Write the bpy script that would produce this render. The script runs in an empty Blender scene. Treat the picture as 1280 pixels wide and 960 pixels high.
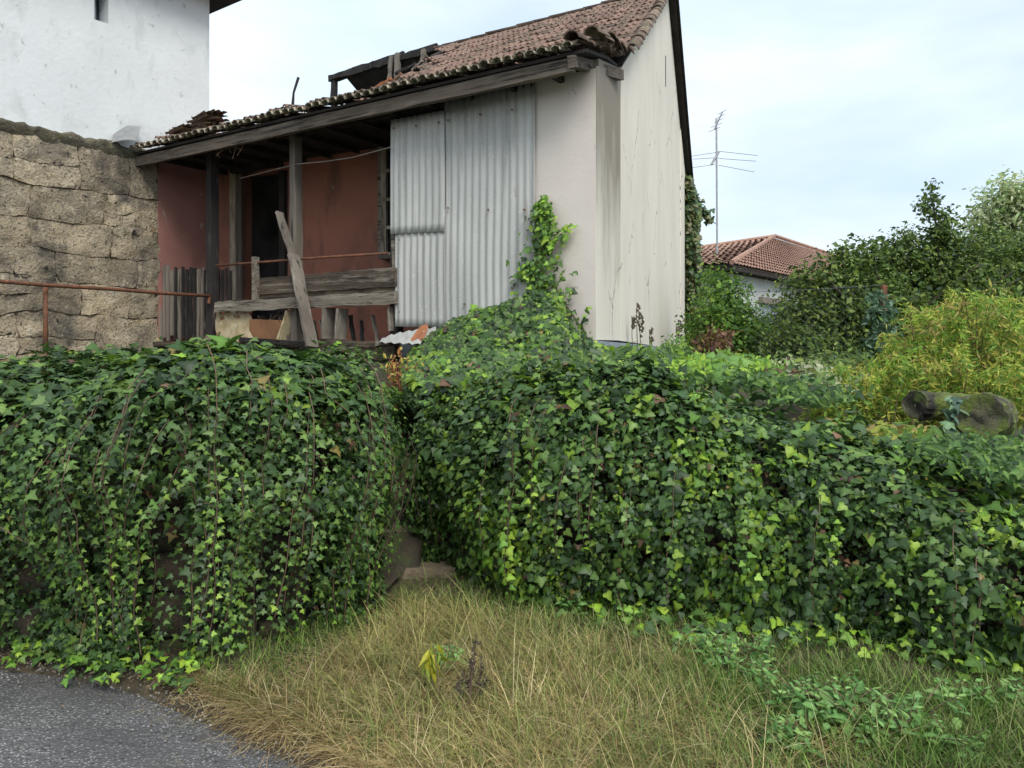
import bpy, bmesh, math, random
import numpy as np
from mathutils import Vector, Matrix
random.seed(7)
R = np.random.RandomState(11)
SC = bpy.context.scene
COL = SC.collection
rad = math.radians

# ------------------------------------------------------------------ camera
EYE = 1.55            # eye height above the road
FPX, CX, HY = 962.0, 640.0, 430.0     # focal length, centre and horizon in photo pixels
cam_d = bpy.data.cameras.new('camera')
cam = bpy.data.objects.new('camera', cam_d); COL.objects.link(cam)
cam.location = (0, 0, EYE); cam.rotation_euler = (rad(90), 0, 0)
cam_d.sensor_width = 36; cam_d.lens = 36 * FPX / 1280
cam_d.shift_y = (HY - 480) / 1280
cam_d.clip_start = 0.05; cam_d.clip_end = 2000
SC.camera = cam

# ------------------------------------------------------------------ light
SUN_EL, SUN_AZ = 48, 158          # azimuth measured clockwise from +Y (north): behind the camera, to the right
SC.view_settings.view_transform = 'Standard'
SC.view_settings.look = 'None'
SC.view_settings.exposure = 0.74
SC.view_settings.gamma = 1
w = bpy.data.worlds.new('World'); SC.world = w; w.use_nodes = True
nt = w.node_tree; nt.nodes.clear()
out = nt.nodes.new('ShaderNodeOutputWorld'); bg = nt.nodes.new('ShaderNodeBackground')
sky = nt.nodes.new('ShaderNodeTexSky'); sky.sky_type = 'NISHITA'; sky.sun_disc = False
sky.sun_elevation = rad(SUN_EL); sky.sun_rotation = rad(SUN_AZ); sky.air_density = 1.0; sky.dust_density = 2.0
tc = nt.nodes.new('ShaderNodeTexCoord'); mp = nt.nodes.new('ShaderNodeMapping'); mp.inputs['Scale'].default_value = (1.0, 1.0, 3.2)
mp.inputs['Location'].default_value = (3.1, 1.7, 0.4)
n1 = nt.nodes.new('ShaderNodeTexNoise'); n1.inputs['Scale'].default_value = 1.25; n1.inputs['Detail'].default_value = 7; n1.inputs['Roughness'].default_value = 0.52
n1.inputs['Distortion'].default_value = 0.3
cr = nt.nodes.new('ShaderNodeValToRGB')
cr.color_ramp.elements[0].position = 0.34; cr.color_ramp.elements[0].color = (.62,)*3 + (1,)
cr.color_ramp.elements[1].position = 0.62; cr.color_ramp.elements[1].color = (1, 1, 1, 1)
mul = nt.nodes.new('ShaderNodeVectorMath'); mul.operation = 'SCALE'; mul.inputs['Scale'].default_value = 0.10
n2 = nt.nodes.new('ShaderNodeTexNoise'); n2.inputs['Scale'].default_value = 2.3; n2.inputs['Detail'].default_value = 5
cr2 = nt.nodes.new('ShaderNodeValToRGB')
cr2.color_ramp.elements[0].position = 0.35; cr2.color_ramp.elements[0].color = (.47, .585, .70, 1)
cr2.color_ramp.elements[1].position = 0.65; cr2.color_ramp.elements[1].color = (.67, .725, .78, 1)
mix = nt.nodes.new('ShaderNodeMix'); mix.data_type = 'RGBA'
L = nt.links.new
L(tc.outputs['Generated'], mp.inputs['Vector']); L(mp.outputs[0], n1.inputs['Vector']); L(mp.outputs[0], n2.inputs['Vector'])
L(n1.outputs['Fac'], cr.inputs[0]); L(n2.outputs['Fac'], cr2.inputs[0])
L(sky.outputs[0], mul.inputs[0]); L(mul.outputs[0], mix.inputs[6]); L(cr2.outputs[0], mix.inputs[7]); L(cr.outputs[0], mix.inputs[0])
L(mix.outputs[2], bg.inputs['Color']); bg.inputs['Strength'].default_value = 1.0
L(bg.outputs[0], out.inputs[0])
sd = bpy.data.lights.new('sun', 'SUN'); sd.energy = 1.5; sd.angle = rad(28); sd.color = (1, .965, .91)
so = bpy.data.objects.new('sun', sd); COL.objects.link(so)
_d = Vector((math.sin(rad(SUN_AZ)) * math.cos(rad(SUN_EL)), math.cos(rad(SUN_AZ)) * math.cos(rad(SUN_EL)), math.sin(rad(SUN_EL))))
so.rotation_euler = (-_d).to_track_quat('-Z', 'Y').to_euler(); so.location = (0, 0, 12)

# ------------------------------------------------------------------ places
def at(px, py, Y):
    return np.array([(px - CX) / FPX * Y, Y, EYE + (HY - py) / FPX * Y])
def v2(a, b): return np.array([a, b], float)
C0 = v2(.763, 7.0)                       # front corner of the house
FD = v2(-.843, .5379)                    # along the front, towards the left
FN = v2(-.5379, -.843)                   # out of the front, towards the road
GD = v2(.2924, .9563); GM = v2(.9563, -.2924)      # along the gable / out of the gable
def ray_t(px, o, d, ):
    m = (px - CX) / FPX
    return (m * o[1] - o[0]) / (d[0] - m * d[1])
def F(px, py, o=0.0):                    # a point of the front plane moved o metres towards the road
    b = C0 + FN * o; t = ray_t(px, b, FD); q = b + FD * t
    return np.array([q[0], q[1], EYE + (HY - py) / FPX * q[1]])
def tF(px, o=0.0): return ray_t(px, C0 + FN * o, FD)
def Fw(t, o, z): q = C0 + FD * t + FN * o; return np.array([q[0], q[1], z])
def Gw(s, o, z): q = C0 + GD * s + GM * o; return np.array([q[0], q[1], z])
def sG(px, o=0.0): return ray_t(px, C0 + GM * o, GD)
def G(px, py, o=0.0):
    s = sG(px, o); q = C0 + GD * s + GM * o
    return np.array([q[0], q[1], EYE + (HY - py) / FPX * q[1]])
AQ = v2(-4.82, 10.55); QD = v2(.582, .813); QN = v2(.813, -.582)     # neighbour's side wall
def Qw(u, o, z): q = AQ - QD * u + QN * o; return np.array([q[0], q[1], z])   # u towards the road
B0 = v2(-4.325, 11.24); B1 = v2(1.163, 8.31); BD = (B1 - B0) / np.linalg.norm(B1 - B0); BN = v2(BD[1], -BD[0])
def Bk(px, py, o=0.0):
    b = B0 + BN * o; t = ray_t(px, b, BD); q = b + BD * t
    return np.array([q[0], q[1], EYE + (HY - py) / FPX * q[1]])

# ------------------------------------------------------------------ noise
def _h(ix, iy, iz, s):
    n = (ix * 374761393 + iy * 668265263 + iz * 2147483647 + s * 974634777) & 0xffffffff
    n = ((n ^ (n >> 13)) * 1274126177) & 0xffffffff
    return ((n ^ (n >> 16)) & 0xffff) / 65535.0
def vn(P, scale=1.0, seed=0, octv=1):
    P = np.asarray(P, float); tot = 0; amp = 1; den = 0
    for o in range(octv):
        Q = P * scale * (2 ** o) + 100.5; I = np.floor(Q).astype(np.int64); f = Q - I; f = f * f * (3 - 2 * f)
        r = 0
        for dx in (0, 1):
            for dy in (0, 1):
                for dz in (0, 1):
                    wgt = (f[..., 0] if dx else 1 - f[..., 0]) * (f[..., 1] if dy else 1 - f[..., 1]) * (f[..., 2] if dz else 1 - f[..., 2])
                    r = r + wgt * _h(I[..., 0] + dx, I[..., 1] + dy, I[..., 2] + dz, seed + o * 17)
        tot = tot + amp * r; den += amp; amp *= .5
    return tot / den
def nrm(a): return a / np.maximum(np.linalg.norm(a, axis=-1, keepdims=True), 1e-9)

# ------------------------------------------------------------------ materials
def new_mat(name):
    m = bpy.data.materials.new(name); m.use_nodes = True; t = m.node_tree
    return m, t, t.nodes['Principled BSDF']
def N(t, typ, **kw):
    n = t.nodes.new(typ)
    for k, v in kw.items():
        if hasattr(n, k) and k not in n.inputs: setattr(n, k, v)
        else: n.inputs[k].default_value = v
    return n
def noise(t, vec, scale, detail=6, rough=.55, dist=0.0):
    n = N(t, 'ShaderNodeTexNoise'); n.inputs['Scale'].default_value = scale; n.inputs['Detail'].default_value = detail
    n.inputs['Roughness'].default_value = rough; n.inputs['Distortion'].default_value = dist
    t.links.new(vec, n.inputs['Vector']); return n.outputs['Fac']
def ramp(t, fac, p0, p1, c0=(0, 0, 0), c1=(1, 1, 1)):
    n = N(t, 'ShaderNodeValToRGB'); e = n.color_ramp.elements
    e[0].position = p0; e[1].position = p1; e[0].color = tuple(c0) + (1,); e[1].color = tuple(c1) + (1,)
    t.links.new(fac, n.inputs[0]); return n.outputs[0]
def mixc(t, fac, a, b, mode='MIX'):
    n = N(t, 'ShaderNodeMix', data_type='RGBA', blend_type=mode)
    for s, x in ((0, fac), (6, a), (7, b)):
        if isinstance(x, bpy.types.NodeSocket): t.links.new(x, n.inputs[s])
        else: n.inputs[s].default_value = (tuple(x) + (1,)) if isinstance(x, (tuple, list)) else x
    return n.outputs[2]
def vec(t, stretch=(1, 1, 1), rot=(0, 0, 0)):
    c = N(t, 'ShaderNodeTexCoord'); m = N(t, 'ShaderNodeMapping')
    m.inputs['Scale'].default_value = stretch; m.inputs['Rotation'].default_value = rot
    t.links.new(c.outputs['Object'], m.inputs['Vector']); return m.outputs[0]
def surf(name, c1, c2, scale=4, stretch=(1, 1, 1), layers=(), rough=.85, bump=.3, bscale=60, bdist=.01, rnd=0.0, p=(.35, .65), metal=0, bstretch=None, crack=0):
    """two-tone noise + layers of (colour, scale, threshold, softness, stretch)"""
    m, t, b = new_mat(name)
    v = vec(t, stretch); f = noise(t, v, scale)
    col = mixc(t, ramp(t, f, *p), c1, c2)
    for (c, s, th, sf, st) in layers:
        k = ramp(t, noise(t, vec(t, st), s, 8, .62, .4), th, th + sf)
        col = mixc(t, k, col, c)
    if crack:
        cv = vec(t); nz_ = N(t, 'ShaderNodeTexNoise'); nz_.inputs['Scale'].default_value = 3.0; nz_.inputs['Detail'].default_value = 6; t.links.new(cv, nz_.inputs['Vector'])
        av = N(t, 'ShaderNodeVectorMath', operation='MULTIPLY_ADD'); t.links.new(nz_.outputs['Color'], av.inputs[0]); av.inputs[1].default_value = (.35, .35, .35); t.links.new(cv, av.inputs[2])
        vo_ = N(t, 'ShaderNodeTexVoronoi', feature='DISTANCE_TO_EDGE'); vo_.inputs['Scale'].default_value = crack; t.links.new(av.outputs[0], vo_.inputs['Vector'])
        ln = ramp(t, vo_.outputs['Distance'], .003, .009, (1, 1, 1), (0, 0, 0)); gate = ramp(t, noise(t, cv, 1.1, 3), .52, .56)
        pk = ramp(t, noise(t, vec(t, (1, 1, .8)), 5.5, 9, .7, .5), .67, .68)
        col = mixc(t, mixc(t, 1.0, ln, gate, 'MULTIPLY'), col, tuple(x * .42 for x in c2))
        col = mixc(t, pk, col, tuple(x * .62 for x in c2))
    if rnd:
        oi = N(t, 'ShaderNodeObjectInfo'); mr = N(t, 'ShaderNodeMapRange'); mr.inputs['To Min'].default_value = 1 - rnd; mr.inputs['To Max'].default_value = 1 + rnd
        t.links.new(oi.outputs['Random'], mr.inputs['Value'])
        h = N(t, 'ShaderNodeHueSaturation'); t.links.new(mr.outputs[0], h.inputs['Value']); t.links.new(col, h.inputs['Color']); col = h.outputs[0]
    t.links.new(col, b.inputs['Base Color'])
    b.inputs['Roughness'].default_value = rough; b.inputs['Metallic'].default_value = metal
    if bump:
        bv = vec(t, bstretch or stretch)
        hgt = noise(t, bv, bscale, 8, .65)
        bm_ = N(t, 'ShaderNodeBump'); bm_.inputs['Strength'].default_value = bump; bm_.inputs['Distance'].default_value = bdist
        t.links.new(hgt, bm_.inputs['Height']); t.links.new(bm_.outputs[0], b.inputs['Normal'])
    return m
def leafmat(name, rough=.42, trans=.28, spec=.5):
    m, t, b = new_mat(name)
    a = N(t, 'ShaderNodeAttribute'); a.attribute_name = 'Col'
    v = vec(t); f = ramp(t, noise(t, v, 90, 3), .3, .7, (.78,)*3, (1.15,)*3)
    col = mixc(t, 1.0, a.outputs['Color'], f, 'MULTIPLY')
    t.links.new(col, b.inputs['Base Color']); b.inputs['Roughness'].default_value = rough
    b.inputs['Specular IOR Level'].default_value = spec
    tr = N(t, 'ShaderNodeBsdfTranslucent'); t.links.new(col, tr.inputs['Color'])
    ms = N(t, 'ShaderNodeMixShader'); ms.inputs[0].default_value = trans
    o = [n for n in t.nodes if n.type == 'OUTPUT_MATERIAL'][0]
    t.links.new(b.outputs[0], ms.inputs[1]); t.links.new(tr.outputs[0], ms.inputs[2]); t.links.new(ms.outputs[0], o.inputs[0])
    return m
I3 = (1, 1, 1)
M = {}
M['cream'] = surf('cream_plaster', (.79, .735, .625), (.71, .655, .555), 1.3, (1, 1, .35),
    [((.52, .46, .38), 2.2, .60, .3, (2.2, 2.2, .2)), ((.46, .42, .35), 3.5, .70, .14, (5, 5, .25)), ((.80, .76, .68), 5, .6, .2, I3)], .9, .35, 30, .008, crack=.7)
M['cream_old'] = surf('stained_plaster', (.40, .35, .285), (.27, .235, .19), 2.0, (1.5, 1.5, .3),
    [((.14, .125, .105), 2.6, .50, .22, (3, 3, .3)), ((.55, .50, .43), 6, .60, .1, (2, 2, .5))], .92, .35, 45, .008)
M['pink_front'] = surf('rosy_cream_plaster', (.76, .68, .61), (.69, .615, .55), 1.2, I3,
    [((.50, .45, .40), 1.8, .60, .25, (.7, .7, 2.0)), ((.45, .40, .35), 30, .68, .05, I3)], .9, .3, 30, .008, crack=.8)
M['white'] = surf('white_paint', (.77, .79, .78), (.69, .71, .70), 1.1, I3,
    [((.52, .545, .53), 2.2, .55, .2, (1, 1, .6)), ((.42, .43, .40), 7, .63, .08, I3), ((.33, .32, .29), 12, .70, .06, I3)], .85, .35, 14, .02)
M['pink'] = surf('faded_pink_paint', (.42, .17, .11), (.32, .135, .09), 1.3, I3,
    [((.10, .06, .05), 1.5, .50, .25, (1.4, 1.4, .6)), ((.30, .16, .12), 12, .6, .1, I3), ((.46, .36, .31), 9, .69, .02, (1, 1, .6)), ((.10, .06, .05), 8, .66, .08, I3)], .8, .3, 35, .006)
M['pink_side'] = surf('mauve_pink_paint', (.38, .18, .145), (.29, .135, .11), 1.6, I3,
    [((.09, .06, .055), 1.9, .60, .15, (1, 1, .5)), ((.45, .38, .36), 9, .64, .03, (1, 1, .35))], .8, .3, 35, .006)
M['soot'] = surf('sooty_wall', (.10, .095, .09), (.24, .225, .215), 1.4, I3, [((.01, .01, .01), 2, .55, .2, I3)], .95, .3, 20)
M['granite'] = surf('granite', (.58, .47, .31), (.38, .32, .23), 2.2, I3,
    [((.62, .53, .38), 11, .56, .06, I3), ((.36, .25, .13), 5, .60, .1, I3), ((.11, .10, .08), 30, .56, .08, I3), ((.10, .09, .075), 1.7, .50, .16, (1, 1, .8)), ((.045, .04, .035), 7, .63, .03, I3), ((.10, .10, .05), 3.1, .63, .08, I3), ((.50, .49, .44), 10, .69, .03, I3)], .95, 1.0, 30, .05, .25)
M['mortar'] = surf('old_mortar', (.40, .33, .23), (.22, .18, .13), 5, I3, [((.045, .042, .035), 8, .52, .15, I3), ((.38, .31, .21), 15, .60, .08, I3)], .98, .9, 30, .03)
M['mossy'] = surf('mossy_crumbling_mortar', (.17, .15, .10), (.07, .065, .045), 9, I3, [((.28, .25, .19), 14, .58, .08, I3), ((.13, .14, .035), 6, .6, .1, I3)], .98, 1, 30, .03)
M['earthstone'] = surf('earthy_stone', (.085, .065, .04), (.045, .036, .025), 7, I3, [((.03, .028, .02), 10, .55, .12, I3), ((.22, .18, .12), 18, .62, .08, I3), ((.06, .08, .025), 5, .6, .12, I3)], .98, .9, 40, .03, .25)
M['tile'] = surf('clay_tile', (.235, .143, .105), (.17, .112, .085), 7, I3,
    [((.14, .10, .08), 3.0, .52, .2, I3), ((.32, .21, .155), 11, .60, .1, I3), ((.33, .31, .22), 22, .655, .04, I3), ((.08, .07, .045), 16, .62, .06, I3)], .9, .4, 60, .006, .28)
M['tile_moss'] = surf('lichened_clay_tile', (.21, .135, .10), (.14, .10, .075), 10, I3,
    [((.36, .35, .26), 26, .58, .08, I3), ((.06, .05, .035), 12, .56, .08, I3), ((.19, .19, .05), 8, .60, .08, I3)], .95, .8, 60, .012, .3)
M['tile_lichen'] = surf('lichen_crusted_tile', (.24, .17, .12), (.15, .12, .085), 10, I3,
    [((.50, .48, .36), 24, .50, .06, I3), ((.06, .05, .035), 14, .58, .08, I3), ((.24, .23, .07), 8, .60, .08, I3)], .95, .8, 60, .012, .3)
M['wood'] = surf('weathered_wood', (.27, .235, .19), (.13, .11, .09), 3.5, (1, 1, .12),
    [((.035, .03, .025), 12, .58, .08, (1, 1, .05)), ((.34, .30, .25), 8, .62, .08, (1, 1, .1))], .9, .9, 24, .012, .15, bstretch=(1, 1, .06))
_gr = dict(rough=.9, bump=1.0, bscale=20, bdist=.02, rnd=.15)
def vec2(t, stretch, dirz):
    c = N(t, 'ShaderNodeTexCoord'); a = N(t, 'ShaderNodeMapping'); m = N(t, 'ShaderNodeMapping')
    a.inputs['Rotation'].default_value = (0, 0, dirz); m.inputs['Scale'].default_value = stretch
    t.links.new(c.outputs['Object'], a.inputs['Vector']); t.links.new(a.outputs[0], m.inputs['Vector']); return m.outputs[0]
def woodx(name, c1, c2, hi, lo, dirz):
    m, t, b = new_mat(name)
    v = vec2(t, (.1, 1, 1), -dirz); f = noise(t, v, 9, 8, .6)
    col = mixc(t, ramp(t, f, .35, .65), c1, c2)
    g = noise(t, vec2(t, (.04, 1, 1), -dirz), 38, 8, .7)
    col = mixc(t, ramp(t, g, .54, .6), col, lo); 
    col = mixc(t, ramp(t, noise(t, vec2(t, (.06, 1, 1), -dirz), 16, 8, .7), .56, .68), col, hi)
    t.links.new(col, b.inputs['Base Color']); b.inputs['Roughness'].default_value = .92
    bm_ = N(t, 'ShaderNodeBump'); bm_.inputs['Strength'].default_value = 1; bm_.inputs['Distance'].default_value = .02
    t.links.new(g, bm_.inputs['Height']); t.links.new(bm_.outputs[0], b.inputs['Normal'])
    return m
_fa = math.atan2(FD[1], FD[0])
M['board'] = woodx('weathered_board', (.13, .095, .065), (.06, .045, .034), (.27, .23, .18), (.018, .014, .011), _fa)
M['greyboard'] = woodx('grey_weathered_board', (.30, .26, .205), (.17, .145, .115), (.42, .38, .31), (.05, .04, .03), _fa)
M['fascia'] = woodx('old_fascia_wood', (.17, .135, .105), (.10, .08, .062), (.25, .21, .17), (.03, .025, .02), _fa)
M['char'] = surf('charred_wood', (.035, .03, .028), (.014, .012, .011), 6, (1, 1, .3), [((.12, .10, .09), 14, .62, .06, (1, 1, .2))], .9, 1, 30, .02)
M['zinc'] = surf('galvanised_sheet', (.54, .535, .50), (.43, .43, .405), 2.2, (1, 1, .5),
    [((.27, .275, .26), 3.0, .54, .2, (5, 5, .2)), ((.62, .62, .60), 45, .60, .06, I3), ((.17, .19, .185), 60, .68, .03, I3), ((.25, .15, .09), 6, .68, .06, (1, 1, .5)), ((.34, .27, .20), 2.4, .62, .12, (7, 7, .22))], .6, .15, 70, .002, metal=.1)
M['rust'] = surf('rusty_iron', (.22, .085, .04), (.10, .048, .03), 14, I3, [((.32, .14, .07), 30, .58, .08, I3), ((.06, .035, .03), 22, .6, .08, I3)], .85, .5, 60, .003)
M['rustsheet'] = surf('orange_rust_patch', (.40, .15, .06), (.28, .11, .055), 9, I3, [((.55, .42, .30), 20, .62, .08, I3)], .85, .4, 50, .003)
M['card'] = surf('rotten_cardboard', (.50, .42, .27), (.33, .26, .14), 6, I3, [((.20, .10, .045), 4, .58, .06, I3), ((.62, .57, .44), 7, .58, .1, I3), ((.45, .36, .06), 5, .64, .05, I3)], .9, .5, 20, .01)
M['ply'] = surf('orange_plywood', (.27, .13, .06), (.17, .085, .045), 4, I3, [((.10, .06, .04), 9, .58, .1, I3)], .85, .3, 30, .004)
M['glass'], _t, _b = new_mat('dusty_glass'); _b.inputs['Base Color'].default_value = (.05, .055, .06, 1); _b.inputs['Roughness'].default_value = .12
M['frame'] = surf('flaking_cream_paint', (.45, .40, .31), (.22, .18, .13), 9, (1, 1, .3), [((.08, .065, .05), 14, .58, .08, (1, 1, .2))], .8, .5, 40, .005)
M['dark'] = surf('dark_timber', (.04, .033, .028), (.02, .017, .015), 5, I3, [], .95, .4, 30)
M['plinth'] = surf('grey_cement', (.33, .37, .42), (.25, .28, .32), 4, I3, [((.12, .12, .11), 6, .62, .1, I3)], .9, .4, 50, .006)
M['metal'] = surf('dull_aluminium', (.42, .42, .41), (.30, .30, .30), 9, I3, [], .4, .1, 50, .001, metal=.6)
M['bark'] = surf('bark', (.10, .08, .058), (.05, .04, .03), 9, (1, 1, .3), [((.08, .10, .03), 5, .6, .1, I3)], .95, 1, 30, .02)
M['vine'] = surf('vine_stem', (.17, .105, .065), (.09, .06, .04), 14, I3, [], .85, .3, 60, .002)
M['redstem'] = surf('red_stem', (.30, .07, .045), (.18, .06, .035), 14, I3, [], .7, .2, 60, .002)
M['logw'] = surf('mossy_log', (.15, .13, .085), (.05, .045, .03), 6, (1, 1, 1), [((.018, .016, .013), 5, .50, .12, I3), ((.13, .17, .03), 3.5, .48, .1, I3), ((.28, .26, .20), 18, .62, .06, I3)], .95, 1, 24, .03)
M['wire'] = surf('grey_wire', (.16, .17, .17), (.10, .11, .11), 9, I3, [], .6, 0)
M['cable'] = surf('pale_cord', (.30, .27, .24), (.22, .20, .18), 9, I3, [], .7, 0)
M['farwall'] = surf('pale_far_wall', (.60, .62, .60), (.47, .49, .47), 1.2, I3, [((.27, .26, .23), 1.4, .56, .15, (1, 1, .5))], .9, .2, 20)
M['leaf'] = leafmat('ivy_leaf', .46, .22, .4)
M['soft'] = leafmat('soft_leaf', .55, .35, .35)
M['blade'] = leafmat('grass_blade', .6, .25, .3)
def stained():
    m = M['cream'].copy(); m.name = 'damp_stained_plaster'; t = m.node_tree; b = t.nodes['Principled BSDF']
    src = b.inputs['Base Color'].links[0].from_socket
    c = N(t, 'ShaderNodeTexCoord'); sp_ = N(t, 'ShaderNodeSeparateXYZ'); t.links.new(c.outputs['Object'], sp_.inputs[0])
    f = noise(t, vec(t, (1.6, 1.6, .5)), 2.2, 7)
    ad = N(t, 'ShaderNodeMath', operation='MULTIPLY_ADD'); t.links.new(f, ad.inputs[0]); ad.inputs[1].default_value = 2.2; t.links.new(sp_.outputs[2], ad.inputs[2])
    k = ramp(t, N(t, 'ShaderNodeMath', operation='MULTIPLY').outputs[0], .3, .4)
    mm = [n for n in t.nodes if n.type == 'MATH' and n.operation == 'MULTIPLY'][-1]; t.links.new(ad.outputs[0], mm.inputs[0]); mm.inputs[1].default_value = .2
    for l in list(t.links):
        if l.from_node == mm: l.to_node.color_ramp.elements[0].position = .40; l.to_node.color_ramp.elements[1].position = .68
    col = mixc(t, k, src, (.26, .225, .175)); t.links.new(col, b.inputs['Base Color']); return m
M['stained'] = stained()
# asphalt
m, t, b = new_mat('asphalt')
v = vec(t)
vo = N(t, 'ShaderNodeTexVoronoi'); vo.inputs['Scale'].default_value = 85; t.links.new(v, vo.inputs['Vector'])
f = noise(t, v, 1.6)
col = mixc(t, ramp(t, f, .3, .7), (.095, .093, .093), (.15, .145, .14))
chips = mixc(t, 1.0, vo.outputs['Color'], (0, 0, 0), 'SATURATION')
sep = N(t, 'ShaderNodeSeparateColor'); t.links.new(vo.outputs['Color'], sep.inputs[0])
big = ramp(t, sep.outputs[0], .25, .9)
edge = ramp(t, vo.outputs['Distance'], .25, .5, I3, (0, 0, 0))
msk = mixc(t, 1.0, big, edge, 'MULTIPLY')
col = mixc(t, msk, col, (.46, .445, .42))
drk = ramp(t, sep.outputs[1], .0, .3, I3, (0, 0, 0))
col = mixc(t, mixc(t, .6, (0, 0, 0), drk), col, (.03, .03, .032))
col = mixc(t, mixc(t, 1.0, ramp(t, noise(t, v, .9, 5, .6, .6), .50, .62), (.55,) * 3, 'MULTIPLY'), col, (.07, .068, .066))
col = mixc(t, ramp(t, noise(t, v, 4.5, 8, .7), .60, .70), col, (.15, .13, .10))
t.links.new(col, b.inputs['Base Color']); b.inputs['Roughness'].default_value = .8
bm_ = N(t, 'ShaderNodeBump'); bm_.inputs['Strength'].default_value = 1; bm_.inputs['Distance'].default_value = .006; bm_.invert = True
t.links.new(vo.outputs['Distance'], bm_.inputs['Height']); t.links.new(bm_.outputs[0], b.inputs['Normal'])
M['asphalt'] = m
M['soil'] = surf('litter_soil', (.13, .10, .06), (.075, .058, .038), 9, I3, [((.22, .17, .10), 30, .58, .08, I3), ((.05, .07, .02), 6, .6, .1, I3)], 1, 1, 70, .02)
M['stepstone'] = surf('worn_step_stone', (.28, .22, .14), (.17, .135, .09), 5, I3, [((.07, .06, .04), 9, .58, .1, I3), ((.08, .10, .03), 5, .62, .1, I3)], .95, .8, 40, .02)
M['darkearth'] = surf('damp_wall_core', (.05, .042, .03), (.025, .022, .016), 8, I3, [], 1, .8, 40, .03)
M['earth'] = surf('garden_earth', (.09, .07, .045), (.05, .045, .03), 5, I3, [((.07, .09, .03), 6, .5, .15, I3)], 1, .8, 40, .03)

# ------------------------------------------------------------------ object helpers
def origin_of(o):
    p = o
    while p.parent: p = p.parent
    return np.array(p.location)
def link(name, me, parent=None, mat=None):
    o = bpy.data.objects.new(name, me); COL.objects.link(o)
    if parent is not None: o.parent = parent
    if mat is not None and me is not None and not me.materials: me.materials.append(mat)
    return o
def tag(o, label=None, cat=None, group=None, kind=None):
    if label: o['label'] = label
    if cat: o['category'] = cat
    if group: o['group'] = group
    if kind: o['kind'] = kind
    return o
def thing(name, label, cat, loc, group=None):
    o = bpy.data.objects.new(name, None); COL.objects.link(o); o.location = tuple(loc); o.empty_display_size = .2
    return tag(o, label, cat, group)
class MB:
    """collects verts (world coordinates) and faces into one mesh"""
    def __init__(s): s.v = []; s.f = []
    def add(s, vs, fs):
        k = len(s.v); s.v += [tuple(map(float, q)) for q in vs]; s.f += [tuple(i + k for i in f) for f in fs]; return s
    def prism(s, ring_a, ring_b):
        n = len(ring_a)
        return s.add(list(ring_a) + list(ring_b), [tuple(range(n))[::-1], tuple(range(n, 2 * n))] + [(i, (i + 1) % n, n + (i + 1) % n, n + i) for i in range(n)])
    def beam(s, a, b, wd, th, up=(0, 0, 1), seg=1, jit=0.0, seed=0):
        a = np.array(a, float); b = np.array(b, float); d = nrm(b - a); up = np.array(up, float)
        side = nrm(np.cross(d, up)); u = nrm(np.cross(side, d)); rr = np.random.RandomState(seed + 5)
        vs = []; fs = []
        for i in range(seg + 1):
            c = a + (b - a) * i / seg
            for sx, sz in ((-1, -1), (1, -1), (1, 1), (-1, 1)):
                j = rr.uniform(-jit, jit, 3) if jit else 0
                vs.append(c + side * sx * th / 2 + u * sz * wd / 2 + j)
        for i in range(seg):
            k = i * 4
            for q in range(4): fs.append((k + q, k + (q + 1) % 4, k + 4 + (q + 1) % 4, k + 4 + q))
        fs.append((3, 2, 1, 0)); e = seg * 4; fs.append((e, e + 1, e + 2, e + 3))
        return s.add(vs, fs)
    def tube(s, pts, rads, sides=6, cap=True):
        pts = [np.array(p, float) for p in pts]; n = len(pts)
        if not hasattr(rads, '__len__'): rads = [rads] * n
        ref = np.array((.31, .17, .93)); vs = []; fs = []
        for i, p in enumerate(pts):
            d = nrm((pts[min(i + 1, n - 1)] - pts[max(i - 1, 0)]))
            if abs(d @ ref) > .95: ref = np.array((.9, .3, .1))
            x = nrm(np.cross(d, ref)); y = np.cross(d, x)
            for k in range(sides):
                a = 2 * math.pi * k / sides; vs.append(p + rads[i] * (math.cos(a) * x + math.sin(a) * y))
        for i in range(n - 1):
            for k in range(sides): fs.append((i * sides + k, i * sides + (k + 1) % sides, (i + 1) * sides + (k + 1) % sides, (i + 1) * sides + k))
        if cap: fs.append(tuple(range(sides))[::-1]); fs.append(tuple((n - 1) * sides + k for k in range(sides)))
        return s.add(vs, fs)
    def grid(s, P):                         # P: array (a, b, 3)
        a, b = P.shape[:2]
        return s.add(P.reshape(-1, 3), [(i * b + j, (i + 1) * b + j, (i + 1) * b + j + 1, i * b + j + 1) for i in range(a - 1) for j in range(b - 1)])
    def build(s, name, mat, parent=None, smooth=False, flip=False):
        me = bpy.data.meshes.new(name)
        o0 = origin_of(parent) if parent is not None else np.zeros(3)
        me.from_pydata([tuple(np.array(v) - o0) for v in s.v], [], s.f)
        if smooth: me.polygons.foreach_set('use_smooth', [True] * len(me.polygons))
        me.update()
        bm = bmesh.new(); bm.from_mesh(me)
        if not flip: bmesh.ops.recalc_face_normals(bm, faces=bm.faces)
        bm.to_mesh(me); bm.free()
        return link(name, me, parent, mat)

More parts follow.
